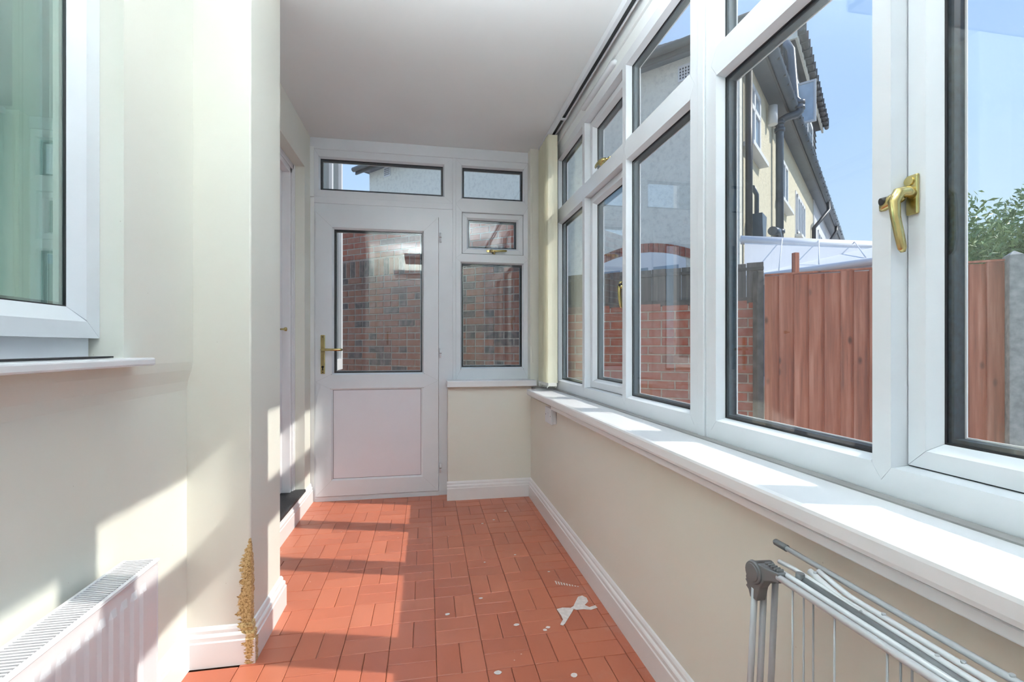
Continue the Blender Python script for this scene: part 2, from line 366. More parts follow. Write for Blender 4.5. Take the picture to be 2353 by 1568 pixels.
# skirting
PROF = [(0, 0), (0.020, 0), (0.020, 0.086), (0.0165, 0.090), (0.0165, 0.104), (0.014, 0.109), (0.009, 0.113), (0.009, 0.124), (0.005, 0.133), (0, 0.136)]
def sweep_base(name, path, side, capy=None):
    n = len(path); mb = MB(); rings = []
    for i, (x, y) in enumerate(path):
        ds = []
        for a, b in ((i-1, i), (i, i+1)):
            if a < 0 or b >= n: continue
            dx, dy = path[b][0]-path[a][0], path[b][1]-path[a][1]; l = math.hypot(dx, dy); ds.append((-dy/l*side, dx/l*side))
        if len(ds) == 1: nx, ny = ds[0]
        else: nx, ny = ds[0][0]+ds[1][0], ds[0][1]+ds[1][1]
        rings.append([(x+nx*d, y+ny*d, z) for d, z in PROF])
    m_ = len(PROF)
    for A, B in zip(rings, rings[1:]):
        mb.poly(A+B, [(j, (j+1) % m_, m_+(j+1) % m_, m_+j) for j in range(m_)])
    mb.poly(rings[0], [tuple(range(m_))]); mb.poly(rings[-1], [tuple(range(m_))])
    bmesh.ops.remove_doubles(mb.bm, verts=mb.bm.verts, dist=1e-5)
    return struct(mb.build(name, 'skirt'))
sweep_base('baseboard_left', [(-0.825, YN), (-0.825, 1.84), (-0.615, 1.84), (-0.615, 2.19), (-0.82, 2.19), (-0.82, 3.637)], -1)
sweep_base('baseboard_right', [(0.775, YN), (0.775, 3.507), (0.150, 3.507)], 1)

# ---------------------------------------------------------------- upvc frames
def rings(mb, P, rect, ins, slope=0.010, dep=0.026, D=0.07, n0=0.0, g=0.0005, mi=0):
    """four mitred members. ins=(left,right,bottom,top) flat widths; P maps (a,b,n)."""
    a0, b0, a1, b1 = rect; L, R, B, T = [i+slope for i in ins]
    def prof(fw): return [(0, n0-D), (0, n0), (fw, n0), (fw+slope, n0-dep), (fw+slope, n0-D)]
    mb.prism(prof(ins[2]), lambda i, n: P(a0+g+i*L/B, b0+i, n), lambda i, n: P(a1-g-i*R/B, b0+i, n), mi)
    mb.prism(prof(ins[3]), lambda i, n: P(a0+g+i*L/T, b1-i, n), lambda i, n: P(a1-g-i*R/T, b1-i, n), mi)
    mb.prism(prof(ins[0]), lambda i, n: P(a0+i, b0+g+i*B/L, n), lambda i, n: P(a0+i, b1-g-i*T/L, n), mi)
    mb.prism(prof(ins[1]), lambda i, n: P(a1-i, b0+g+i*B/R, n), lambda i, n: P(a1-i, b1-g-i*T/R, n), mi)
    mb.box  # members only; seams are the real gaps
    return (a0+L, b0+B, a1-R, b1-T)
def flatring(mb, P, r0, r1, na, nb, mi=0):
    a0, b0, a1, b1 = r0; c0, d0, c1, d1 = r1
    for q in ((a0, b0, a1, d0), (a0, d1, a1, b1), (a0, d0, c0, d1), (c1, d0, a1, d1)):
        if q[2]-q[0] > 1e-6 and q[3]-q[1] > 1e-6: mb.box(q[0], q[1], na, q[2], q[3], nb, mi, T=P)
def inr(r, d): return (r[0]+d, r[1]+d, r[2]-d, r[3]-d)
def glazing(P, op, nf, parent, gmat='glass', th=0.026, pane='glass_pane', sp=0.012):
    """op opening rect at depth nf: gasket, pane, spacer, outer lip"""
    mb = MB(); flatring(mb, P, inr(op, -0.004), inr(op, 0.004), nf-0.004, nf-0.0005); mb.build('gasket', 'rubber', parent)
    mb = MB(); flatring(mb, P, inr(op, -0.003), inr(op, sp), nf-0.006-th, nf-0.007); mb.build('spacer_bar', 'spacer', parent)
    mb = MB(); mb.box(op[0]-0.002, op[1]-0.002, nf-0.006, op[2]+0.002, op[3]+0.002, nf-0.0025, T=P)
    mb.build(pane, gmat, parent)
    mb = MB(); flatring(mb, P, inr(op, -0.006), inr(op, sp+0.003), nf-th-0.0095, nf-th-0.0065); mb.build('outer_bead', 'upvc_out', parent)

def window_frame(P, root, outer, cells, strip=0.03):
    """cells: list of dict(rect, ins, sash=None|(recess, flat)). returns nothing; builds parts"""
    mb = MB()
    for c in cells:
        r = c['rect']
        if c.get('sash'):
            rc = c['sash']['rec']; op = rings(mb, P, r, c['ins'], 0.003, rc, 0.07)
        else:
            op = rings(mb, P, r, c['ins'])
        c['op'] = op
    # plain outer strip round the cells
    a0 = min(c['rect'][0] for c in cells); b0 = min(c['rect'][1] for c in cells); a1 = max(c['rect'][2] for c in cells); b1 = max(c['rect'][3] for c in cells)
    flatring(mb, P, outer, (a0, b0, a1, b1), -0.07, 0.0)
    mb.build('frame', 'upvc', root)
    bk = MB()
    for c in cells: flatring(bk, P, c['rect'], inr(c['op'], -0.006 if c.get('sash') else -0.0125), -0.066, -0.0015)
    bk.build('seam_filler', 'seam', root)
    for c in cells:
        op = c['op']
        if c.get('sash'):
            s = c['sash']; rc = s['rec']
            gp = MB(); flatring(gp, P, inr(op, -0.002), inr(op, 0.006), -rc-0.02, -rc-0.006); gp.build('gasket', 'rubber', root)
            sash = MB(); o2 = rings(sash, P, inr(op, 0.003), (s['f'],)*4, 0.016, 0.024, 0.055, n0=-rc)
            so = sash.build('sash', 'upvc', root)
            sb = MB(); flatring(sb, P, inr(op, 0.004), inr(o2, -0.0185), -rc-0.05, -rc-0.0015); sb.build('seam_filler', 'seam', so)
            glazing(P, o2, -rc-0.024, so)
            c['sash_obj'] = so; c['op2'] = o2
        else:
            glazing(P, op, -0.026, root)

PR = lambda a, b, n: (0.927-n, a, b)
ZT = 2.045
def right_window(name, ys):
    root = empty(name); struct(root)
    y0, y3 = ys[0], ys[-1]; cells = []
    for i in range(3):
        a0, a1 = ys[i], ys[i+1]
        l = 0.020 if i > 0 else 0.026; r_ = 0.021 if i < 2 else 0.026
        opener = (i == 1)
        lo = dict(rect=(a0+(0.03 if i == 0 else 0), 0.845, a1-(0.03 if i == 2 else 0), ZT), ins=(l, r_, 0.034, 0.044))
        up = dict(rect=(a0+(0.03 if i == 0 else 0), ZT, a1-(0.03 if i == 2 else 0), 2.47), ins=(l, r_, 0.05, 0.020))
        if opener:
            lo['sash'] = up['sash'] = dict(rec=0.035, f=0.034); lo['ins'] = (l, r_, 0.030, 0.040); up['ins'] = (l, r_, 0.045, 0.016)
        cells += [lo, up]
    window_frame(PR, root, (y0, 0.812, y3, 2.50), cells)
    return root, cells
w1, c1_ = right_window('window_1', [1.505, 2.138, 2.734, 3.345])
w2, c2_ = right_window('window_2', [-0.395, 0.240, 0.836, 1.464])
# coupling mullion between the two frames
struct(MB().box(0.919, 1.466, 0.812, 0.99, 1.503, 2.50).build('trim_4', 'upvc', bevel=0.003))
struct(MB().box(0.927, YN, 0.80, 0.99, -0.396, 2.50).build('trim_5', 'upvc'))

# window sill, right
sl = MB(); prof = [(0.927, 0.8115), (0.730, 0.8115), (0.722, 0.808), (0.720, 0.802), (0.720, 0.780), (0.7215, 0.772), (0.728, 0.768), (0.927, 0.768)]
sl.prism(prof, lambda x, z: (x, YN, z), lambda x, z: (x, 3.390, z))
sl.box(0.79, 3.39, 0.768, 0.927, 3.55, 0.8115)
ws = sl.build('window_sill', 'sillw', w1); ws['kind'] = 'structure'
MB().prism([(0.922, 0.8115), (0.905, 0.8115), (0.905, 0.815), (0.915, 0.8185), (0.922, 0.8185)], lambda x, z: (x, YN, z), lambda x, z: (x, 3.34, z)).build('sill_seal', 'seam', w1)
MB().box(0.737, YN, 0.742, 0.79, 2.78, 0.7635).build('trim_strip', 'sillw', w1, bevel=0.003)
MB().box(0.742, YN, 0.7635, 0.79, 2.78, 0.768).build('sill_gap', 'rubber', w1)

# back assembly ---------------------------------------------------------------
PB = lambda a, b, n: (a, 3.637-n, b)
w3 = struct(empty('window_3'))
cells = [dict(rect=(-0.794, 2.205, 0.198, 2.548), ins=(0.029, 0.062, 0.048, 0.050)),
         dict(rect=(0.223, 2.205, 0.781, 2.548), ins=(0.041, 0.028, 0.043, 0.047)),
         dict(rect=(0.223, 1.795, 0.781, 2.205), ins=(0.044, 0.033, 0.033, 0.058), sash=dict(rec=0.012, f=0.034)),
         dict(rect=(0.223, 0.870, 0.781, 1.795), ins=(0.035, 0.033, 0.083, 0.028))]
mbx = MB()
window_frame(PB, w3, (-0.794, 0.870, 0.781, 2.548), cells[:1]+cells[1:2]) if False else None
def back_frame():
    mb = MB()
    for c in cells:
        if c.get('sash'): c['op'] = rings(mb, PB, c['rect'], c['ins'], 0.003, c['sash']['rec'], 0.07)
        else: c['op'] = rings(mb, PB, c['rect'], c['ins'])
    mb.box(0.199, 0.0, -0.07, 0.222, 2.548, 0.004, T=PB)
    mb.box(-0.794, 2.160, -0.07, 0.198, 2.2045, 0.0, T=PB)
    mb.box(-0.794, 2.098, -0.07, 0.198, 2.1595, -0.004, T=PB)
    mb.box(0.094, 0.0, -0.07, 0.1985, 2.098, -0.002, T=PB)
    mb.box(-0.794, 0.0, -0.07, -0.785, 2.098, 0.0, T=PB)
    mb.box(-0.785, 0.0, -0.07, 0.094, 0.034, 0.006, T=PB)
    mb.build('frame', 'upvc', w3)
    bk = MB()
    for c in cells: flatring(bk, PB, c['rect'], inr(c['op'], -0.006 if c.get('sash') else -0.0125), -0.066, -0.0015)
    bk.box(-0.79, 2.09, -0.06, 0.20, 2.21, -0.008, T=PB)
    bk.build('seam_filler', 'seam', w3)
    for c in cells:
        op = c['op']
        if c.get('sash'):
            rc = c['sash']['rec']
            g = MB(); flatring(g, PB, inr(op, -0.002), inr(op, 0.006), -rc-0.02, -rc-0.006); g.build('gasket', 'rubber', w3)
            sm = MB(); o2 = rings(sm, PB, inr(op, 0.0025), (0.034,)*4, 0.014, 0.020, 0.05, n0=-rc); so = sm.build('sash', 'upvc', w3)
            sb = MB(); flatring(sb, PB, inr(op, 0.004), inr(o2, -0.0165), -rc-0.045, -rc-0.0015); sb.build('seam_filler', 'seam', so)
            glazing(PB, o2, -rc-0.020, so)
        else: glazing(PB, op, -0.026, w3)
back_frame()
sb_ = MB().box(0.150, 3.462, 0.826, 0.812, 3.64, 0.870).build('window_sill', 'sillw', w3, bevel=0.004)

# the back door leaf
d1 = struct(empty('door_1', (-0.782, 3.62, 0.03)))
mb = MB(); n0 = 0.014
op = rings(mb, PB, (-0.782, 0.865, 0.091, 2.094), (0.113, 0.107, 0.051, 0.109), 0.012, 0.020, 0.06, n0=n0)
op2 = rings(mb, PB, (-0.782, 0.038, 0.091, 0.865), (0.107, 0.115, 0.111, 0.048), 0.012, 0.010, 0.06, n0=n0)
mb.build('leaf_frame', 'upvc', d1)
bk = MB(); flatring(bk, PB, (-0.7815, 0.866, 0.0905, 2.0935), inr(op, -0.0145), n0-0.055, n0-0.0015)
flatring(bk, PB, (-0.7815, 0.0385, 0.0905, 0.8645), inr(op2, -0.0145), n0-0.055, n0-0.0015); bk.build('seam_filler', 'seam', d1)
glazing(PB, op, n0-0.020, d1)
MB().box(op2[0]+0.001, op2[1]+0.001, -0.03, op2[2]-0.001, op2[3]-0.001, 0.003, T=PB).build('panel', 'panel', d1)
g = MB(); flatring(g, PB, inr(op2, -0.003), inr(op2, 0.0022), -0.01, 0.0036); g.build('gasket', 'rubber', d1)
for z in (1.941, 1.071, 0.208):
    h_ = MB().box(0.100, z-0.036, 0.0, 0.114, z+0.036, 0.010, T=PB); h_.tube([PB(0.107, z-0.034, 0.014), PB(0.107, z+0.034, 0.014)], 0.007, 12)
    ho = h_.build('hinge', 'upvc', d1)
    MB().tube([PB(0.107, z-0.003, 0.014), PB(0.107, z+0.003, 0.014)], 0.0078, 12).build('hinge_pin', 'seam', ho)
hp = MB().box(-0.746, 0.924, n0, -0.716, 1.204, n0+0.008, T=PB).build('handle', 'brass', d1, bevel=0.004)
hl = MB().tube([PB(-0.731, 1.098, n0+0.006), PB(-0.731, 1.098, n0+0.045), PB(-0.722, 1.098, n0+0.056), PB(-0.66, 1.098, n0+0.056), PB(-0.605, 1.099, n0+0.055), PB(-0.590, 1.098, n0+0.048)],
               [0.010, 0.009, 0.0095, (0.007, 0.009), (0.008, 0.010), 0.008], 12).build('lever', 'brass', hp)
MB().tube([PB(-0.731, 1.098, n0+0.007), PB(-0.731, 1.098, n0+0.014)], 0.014, 16).build('collar', 'brass', hp)
kh = MB(); kh.tube([PB(-0.731, 0.974, n0+0.0065), PB(-0.731, 0.974, n0+0.0095)], 0.0085, 14); kh.box(-0.735, 0.948, n0+0.0065, -0.727, 0.972, n0+0.0095, T=PB)
kh.build('keyhole', 'black', hp)
for z in (0.936, 1.190): MB().tube([PB(-0.731, z, n0+0.007), PB(-0.731, z, n0+0.0095)], 0.004, 10).build('screw', 'black', hp)

# casement handles -------------------------------------------------------------
def casement_handle(Pn, parent, lean=1, key=True):
    """Pn(a,b,n): a towards the mullion, b up (lever hangs to -b), n out of the sash"""
    h = MB().box(-0.012, -0.040, 0, 0.012, 0.040, 0.007, T=Pn).build('handle', 'brass', parent, bevel=0.003)
    MB().tube([Pn(0.004, 0.028, 0.006), Pn(0.004, 0.028, 0.010)], 0.009, 16).build('rose', 'brass', h)
    MB().tube([Pn(0, 0.0, 0.004), Pn(0.001, 0.006, 0.018), Pn(0.004, 0.003, 0.032), Pn(0.007, -0.015, 0.040), Pn(0.004, -0.045, 0.040), Pn(0.000, -0.080, 0.036), Pn(-0.001, -0.108, 0.030), Pn(-0.001, -0.116, 0.028)],
              [0.011, 0.012, (0.011, 0.012), (0.010, 0.011), (0.008, 0.009), (0.008, 0.009), (0.007, 0.008), 0.004], 14).build('lever', 'brass', h, smooth=True)
    MB().tube([Pn(0.004, 0.000, 0.026), Pn(0.018, -0.010, 0.034), Pn(0.034, -0.018, 0.036), Pn(0.040, -0.022, 0.034)],
              [0.013, 0.013, 0.009, 0.004], 14).build('hook', 'brass', h, smooth=True)
    if key: MB().tube([Pn(0.026, -0.006, 0.036), Pn(0.030, -0.008, 0.047)], [0.0085, 0.0075], 14).build('lock_button', 'black', h)
    return h
def HB(a, b, n): return (0.962-n, 0.797+a, 1.424+b)
casement_handle(HB, c2_[2]['sash_obj'])
def HA(a, b, n): return (0.962-n, 2.185-a*0.6, 1.424+b)
casement_handle(HA, c1_[2]['sash_obj'])
def HT(a, b, n): return (0.962-n, 2.43-b, 2.122-a*0.6)
casement_handle(HT, c1_[3]['sash_obj'], key=False)
so = [o for o in w3.children if o.name.startswith('sash')][0]
def HV(a, b, n): return (0.497-b, 3.649-n*0.8, 1.857-a*0.7)
casement_handle(HV, so)

# trickle vent on the header
tv = MB(); tv.tube([(0.918, 2.225, 2.530), (0.918, 2.240, 2.530), (0.918, 2.70, 2.530), (0.918, 2.715, 2.530)], [(0.009, 0.008), (0.018, 0.015), (0.018, 0.015), (0.009, 0.008)], 16)
tag(tv.build('trickle_vent', 'upvc'), 'slim white capsule vent on the header over the far right window', 'vent')

M['lamp_on'] = bpy.data.materials.new('lamp_diffuser'); M['lamp_on'].use_nodes = True  # glow of the added fill lights
_nt = M['lamp_on'].node_tree; _nt.nodes.clear(); _e = _nt.nodes.new('ShaderNodeEmission'); _o = _nt.nodes.new('ShaderNodeOutputMaterial')
_e.inputs[0].default_value = (0.93, 0.975, 1.0, 1); _e.inputs[1].default_value = FILL*2.2; _nt.links.new(_e.outputs[0], _o.inputs[0])
# left window -------------------------------------------------------------------
PL = lambda a, b, n: (-0.86+n, a, b)
w4 = struct(empty('window_4'))
fm = MB(); flatring(fm, PL, (0.20, 1.094, 1.442, 2.22), (0.26, 1.16, 1.38, 2.14), -0.09, -0.020); fm.build('frame', 'upvc', w4)
sm = MB(); op = rings(sm, PL, (0.215, 1.142, 1.4525, 2.20), (0.052, 0.050, 0.042, 0.05), 0.036, 0.022, 0.06); so = sm.build('sash', 'upvc', w4)
sb = MB(); flatring(sb, PL, (0.216, 1.143, 1.4515, 2.199), inr(op, -0.040), -0.05, -0.0015); sb.build('seam_filler', 'seam', so)
nf = -0.022
g = MB(); flatring(g, PL, inr(op, -0.004), inr(op, 0.003), nf-0.006, nf-0.0005); g.build('gasket', 'rubber', so)
MB().box(op[0], op[1], nf-0.008, op[2], op[3], nf-0.004, T=PL).build('glass_pane', 'glass_green', so)
M['alu'] = plain('aluminium_spacer', (0.55, 0.57, 0.58), 0.35, 0.0)
g = MB(); flatring(g, PL, inr(op, -0.003), inr(op, 0.010), nf-0.045, nf-0.009)
for t_ in range(3):
    pass
g.build('spacer_bar', 'alu', so)
MB().box(op[0], op[1], nf-0.051, op[2], op[3], nf-0.047, T=PL).build('inner_pane', 'glass_green', so)
MB().box(-0.86, 0.20, 1.0905, -0.82, 1.44, 1.0945).build('sill_gap', 'rubber', w4)
sl = MB().box(-0.93, 0.05, 1.068, -0.742, 1.488, 1.0895).build('window_sill', 'sillw', w4, bevel=0.005)
# room seen behind the green glass
kr = MB()
kr.box(-3.6, -0.6, 0, -1.06, -0.55, 2.5); kr.box(-3.6, 3.2, 0, -1.06, 3.25, 2.5); kr.box(-3.65, -0.6, 0, -3.6, 3.25, 2.5)
kr.box(-3.65, -0.6, 2.5, -1.06, 3.25, 2.55); kr.box(-3.65, -0.6, -0.05, -1.06, 3.25, 0)
struct(kr.build('wall_kitchen', 'ceiling'))

kl = empty('kitchen_lamp', (-2.2, 1.2, 2.495)); MB().tube([(0, 0, -0.12), (0, 0, -0.10), (0, 0, -0.02), (0, 0, 0)], [0.10, 0.19, 0.20, 0.20], 24).build('diffuser', 'lamp_on', kl)  # light added to brighten the view behind the green glass
tag(kl, 'round white ceiling lamp inside the room behind the green glass', 'lamp')
# doorway on the left -----------------------------------------------------------
d2 = struct(empty('door_2', (-0.90, 3.0, 0.12)))
fr = MB()
for (y0, y1, s_) in ((3.405, 3.474, 1), (2.45, 2.519, -1)):
    fr.box(-0.975, y0, 0.14, -0.895, y1, 2.357)
    if s_ > 0: fr.box(-0.895, 3.438, 0.14, -0.886, 3.474, 2.357); fr.box(-0.895, 3.455, 0.14, -0.880, 3.474, 2.357)
fr.box(-0.975, 2.45, 2.290, -0.895, 3.474, 2.357); fr.box(-0.895, 2.45, 2.322, -0.886, 3.474, 2.357)
rebl = [fr.build('door_frame', 'gloss', d2, bevel=0.003)]
lf = MB().box(-0.985, 2.52, 0.15, -0.945, 3.404, 2.289)
for (y0, y1) in ((2.62, 2.93), (3.0, 3.31)):
    for (z0, z1) in ((0.35, 0.95), (1.15, 2.12)):
        lf.box(-0.945, y0, z0, -0.941, y1, z1)
rebl.append(lf.build('door_leaf', 'gloss', d2, bevel=0.002))
kb = MB().tube([(-0.944, 3.36, 1.235), (-0.925, 3.36, 1.235), (-0.915, 3.36, 1.235), (-0.905, 3.36, 1.235), (-0.902, 3.36, 1.235)], [0.006, 0.006, 0.013, 0.013, 0.007], 14)
rebl.append(kb.build('knob', 'brass', d2))
rebl.append(MB().box(-1.05, 2.45, 0.118, -0.812, 3.474, 0.142).build('threshold', 'slate', d2, bevel=0.003))
for r_ in (d1, d2):
    rebase(r_, tuple(r_.location))
def rebase_all(r_, loc): rebase(r_, loc)

# door behind the camera (seen mirrored in the glass)
d3 = struct(empty('door_3'))
lf = MB().box(-0.66, YN-0.01, 0.14, 0.18, YN+0.02, 2.20).build('door_leaf', 'gloss', d3)
for (x0, x1) in ((-0.55, -0.29), (-0.19, 0.07)):
    for z0, z1 in ((0.35, 1.0), (1.2, 1.95)):
        MB().box(x0, YN+0.02, z0, x1, YN+0.026, z1).build('panel', 'gloss', lf, bevel=0.004)
MB().box(-0.62, YN+0.02, 1.15, -0.595, YN+0.03, 1.36).build('handle', 'brass', lf, bevel=0.003)
fr = MB().box(-0.73, YN, 0.136, -0.66, YN+0.03, 2.27).box(0.18, YN, 0.136, 0.25, YN+0.03, 2.27).box(-0.66, YN, 2.20, 0.18, YN+0.03, 2.27)
fr.build('door_frame', 'gloss', d3, bevel=0.004)

# ---------------------------------------------------------------- hanging lights added out of view to brighten the room
def fill_light(x, y, f, label):
    L = empty('uplighter', (x, y, ZC))
    m_ = M['lamp_on'].copy(); m_.node_tree.nodes['Emission'].inputs[1].default_value = FILL*f
    d = -0.40; hx, hy = 0.42, 0.20
    tb = MB().box(-hx, -hy, d-0.03, hx, hy, d-0.015)
    for q in ((-hx, -hy, hx, -hy+0.008), (-hx, hy-0.008, hx, hy), (-hx, -hy, -hx+0.008, hy), (hx-0.008, -hy, hx, hy)): tb.box(q[0], q[1], d-0.03, q[2], q[3], d+0.035)
    tb.build('lamp_tray', 'upvc', L)
    MB().box(-hx+0.02, -hy+0.02, d-0.012, hx-0.02, hy-0.02, d).build('diffuser', m_, L)
    for x in (-0.3, 0.3): MB().tube([(x, 0, d), (x, 0, 0)], 0.003, 8).build('hanger', 'upvc', L)
    tag(L, label, 'lamp')
fill_light(-0.05, -0.20, 1.0, 'white hanging uplighter tray at the near end of the ceiling')
fill_light(0.16, 1.12, 1.30, 'white hanging uplighter tray over the middle of the passage')

# ---------------------------------------------------------------- radiator
RY0, RY1 = 0.25, 1.449
rad = empty('radiator', (-0.755, 0.85, 0.08))
XF = -0.7155
fp = MB(); prof = [(-0.7255, RY0+0.004)]
xs = []; y = RY0+0.035; base = XF-0.0035
line = [(base, RY0+0.004)]
while y < RY1-0.05:
    line += [(base, y), (XF+0.002, y+0.007), (XF+0.002, y+0.021), (base, y+0.028)]; y += 0.040
line += [(base, RY1-0.004)]
zs = [(0.10, 0), (0.135, 0), (0.150, 1), (0.488, 1), (0.506, 0), (0.536, 0)]
rows = []
for z, f_ in zs: rows.append([fp.bm.verts.new((base+(x-base)*f_, yy, z)) for x, yy in line])
for A, B in zip(rows, rows[1:]):
    for i in range(len(line)-1): fp.bm.faces.new((A[i], A[i+1], B[i+1], B[i]))
fpo = fp.build('front_panel', 'radiator', rad)
MB().prism([(XF-0.006, 0.534), (XF-0.002, 0.534), (XF+0.002, 0.538), (XF+0.001, 0.544), (XF-0.008, 0.5445)], lambda x, z: (x, RY0, z), lambda x, z: (x, RY1, z)).box(XF-0.006, RY0, 0.095, XF+0.001, RY1, 0.104).build('edge_trim', 'radiator', rad)
for y_ in (RY1-0.004, RY0): MB().box(-0.800, y_, 0.098, XF-0.002, y_+0.004, 0.543).build('side_cover', 'radiator', rad, bevel=0.001)
MB().box(-0.800, RY0+0.004, 0.10, -0.792, RY1-0.004, 0.530).build('back_panel', 'radiator', rad)
MB().box(-0.790, RY0+0.006, 0.11, -0.724, RY1-0.006, 0.500).build('convector_core', 'dark_int', rad)
gr = MB().box(-0.801, RY0, 0.538, -0.794, RY1, 0.5445).box(-0.760, RY0+0.004, 0.532, -0.757, RY1-0.004, 0.538).build('top_grille', 'radiator', rad)
slm = meshonly(MB().box(-0.034, -0.0023, -0.003, 0.034, 0.0023, 0.003), 'slat', 'radiator')
n_sl = int((RY1-RY0)/0.0098)
for i in range(n_sl):
    inst(slm, 'slat', gr, (-0.7605, RY0+0.008+i*0.0098, 0.5405))
MB().tube([(-0.76, RY0-0.03, 0.0), (-0.76, RY0-0.03, 0.13), (-0.76, RY0, 0.14)], 0.0075, 10).build('pipe', 'gloss', rad)
for zz in (0.18, 0.46):
    for y_ in (RY0+0.2, RY1-0.24): MB().box(-0.8215, y_, zz, -0.79, y_+0.04, zz+0.03).build('bracket', 'radiator', rad)
rebase(rad, (-0.755, 0.85, 0.0))
tag(rad, 'white panel radiator with slotted top grille under the left window', 'radiator')

# ---------------------------------------------------------------- fused switch under the sill
so_ = empty('fused_switch', (0.775, 2.857, 0.70))
MB().box(0.752, 2.784, 0.649, 0.775, 2.932, 0.742).build('back_box', 'upvc', so_, bevel=0.004)
MB().box(0.741, 2.782, 0.647, 0.753, 2.934, 0.744).build('face_plate', 'upvc', so_, bevel=0.003)
MB().box(0.738, 2.85, 0.685, 0.742, 2.872, 0.712).build('rocker', 'upvc', so_, bevel=0.001)
for yy in (2.80, 2.916): MB().tube([(0.7415, yy, 0.697), (0.7398, yy, 0.697)], 0.004, 10).build('screw', 'seam', so_)
rebase(so_, (0.775, 2.857, 0.70))
tag(so_, 'white fused switch box on the cream wall under the far end of the sill', 'switch')

# ---------------------------------------------------------------- vertical blind: rail + gathered slats
vb = empty('vertical_blind', (0.87, 3.45, 2.60))
hr = MB().box(0.840, YN+0.02, 2.590, 0.860, 3.53, 2.627).box(0.884, YN+0.02, 2.592, 0.890, 3.53, 2.627).box(0.860, YN+0.02, 2.616, 0.884, 3.53, 2.627)
hro = hr.build('head_rail', 'upvc', vb, bevel=0.0015)
MB().box(0.861, YN+0.03, 2.600, 0.883, 3.52, 2.6155).build('channel', 'rubber', hro)
for yy in (1.72, 2.96): MB().box(0.855, yy, 2.585, 0.89, yy+0.02, 2.592).build('bracket', 'upvc', hro)
NS = 15
for i in range(NS):
    yy = 3.190+i*0.0195; x0, x1 = 0.824+random.uniform(-0.003, 0.003), 0.895
    mb = MB(); nseg = 5; top = 2.585; bot = 0.868
    A = []; B = []
    for s_ in range(nseg+1):
        t = s_/nseg; xx = x0+(x1-x0)*t; yc = yy+0.004*math.sin(math.pi*t)
        A.append((xx, yc)); B.append((xx, yc+0.0012))
    poly = A+B[::-1]
    mb.prism(poly, lambda x, y: (x, y, bot), lambda x, y: (x, y, top)); mb.build('slat', 'slat', vb)
bd = MB()
for i in range(NS*3):
    for x in (0.834, 0.894):
        yy = 3.185+i*0.0064; z = 0.856-0.018*math.sin(math.pi*((i % 9)/8))*0.9
        bmesh.ops.create_icosphere(bd.bm, subdivisions=1, radius=0.0022, matrix=Matrix.Translation((x-0.004, yy, z)))
        bmesh.ops.create_icosphere(bd.bm, subdivisions=1, radius=0.0022, matrix=Matrix.Translation((x-0.004-0.004, yy, z-0.006)))
bo = bd.build('bead_chain', 'bead', vb); bo['kind'] = 'stuff'
mb = MB().box(0.830, 3.192, 0.846, 0.890, 3.48, 0.870).build('weights', 'bead', vb)
MB().tube([(0.80, 3.555, 2.55), (0.795, 3.53, 2.2), (0.79, 3.52, 1.6), (0.785, 3.53, 1.2), (0.80, 3.545, 1.0)], 0.0012, 6).build('cord', 'bead', vb)
rebase(vb, (0.87, 3.45, 2.60))
tag(vb, 'cream vertical blind gathered at the far end of the right windows', 'blind')

# ---------------------------------------------------------------- folded clothes airer
ca = empty('clothes_airer', (0.68, 0.5, 0))
HX, HY, HZ = 0.660, 0.862, 0.664
hubm = MB()
hubm.tube([(0.648, HY, HZ), (0.654, HY, HZ), (0.654, HY, HZ), (0.690, HY-0.004, HZ)], [0.021, 0.0235, 0.0215, 0.0215], 24)
hub = hubm.build('hinge_hub', 'darkgrey', ca, smooth=False)
MB().tube([(0.646, HY, HZ), (0.649, HY, HZ)], [0.017, 0.018], 24).build('hub_cap', 'darkgrey', hub)
arm = MB()
# curved bracket: down to the leg, across to the rail (outline in the Y-Z plane, thick in X)
out = [(HY+0.018, HZ+0.004), (HY-0.002, HZ+0.020), (HY-0.03, HZ+0.022), (0.795, 0.692), (0.793, 0.674), (0.815, 0.668), (0.832, 0.660), (0.845, 0.640), (0.853, 0.610), (0.874, 0.608), (0.884, 0.632), (0.888, 0.645)]
arm.prism(out, lambda y, z: (0.652, y, z), lambda y, z: (0.672, y, z))
for i in range(5): arm.box(0.655, 0.800+i*0.008, 0.689+0.0004*i, 0.670, 0.804+i*0.008, 0.6965)
arm.build('bracket', 'darkgrey', hub, bevel=0.002)
tg = MB(); tg.prism([(0.888, 0.650), (0.893, 0.646), (0.889, 0.640), (0.896, 0.634), (0.890, 0.628), (0.894, 0.622), (0.884, 0.616), (0.880, 0.650)], lambda y, z: (0.658, y, z), lambda y, z: (0.670, y, z))
tg.build('teeth', 'darkgrey', hub)
for x, y0 in ((0.657, 0.866), (0.676, 0.862), (0.700, 0.860)):
    MB().tube([(x, y0, 0.63 if x < 0.66 else 0.655), (x, y0+0.012, 0.45), (x, y0+0.045, 0.02)], 0.0062, 12).build('leg', 'tube', ca)
    MB().tube([(x, y0+0.0445, 0.022), (x, y0+0.046, 0.0)], 0.0085, 12).build('foot', 'darkgrey', ca)
    MB().tube([(x, -0.35, 0.66), (x, -0.38, 0.02)], 0.0062, 12).build('leg', 'tube', ca)
    MB().tube([(x, -0.3798, 0.022), (x, -0.381, 0.0)], 0.0085, 12).build('foot', 'darkgrey', ca)
MB().tube([(0.657, 0.80, 0.683), (0.657, -0.36, 0.683)], 0.0062, 12).build('rail', 'tubel', ca)
MB().tube([(0.672, 0.825, 0.686), (0.672, 0.79, 0.687), (0.672, -0.36, 0.679)], 0.0052, 12).build('rail', 'tubel', ca)
MB().tube([(0.692, 0.84, 0.692), (0.692, 0.80, 0.695), (0.692, 0.66, 0.689)], 0.0045, 12).build('rail', 'tubel', ca)
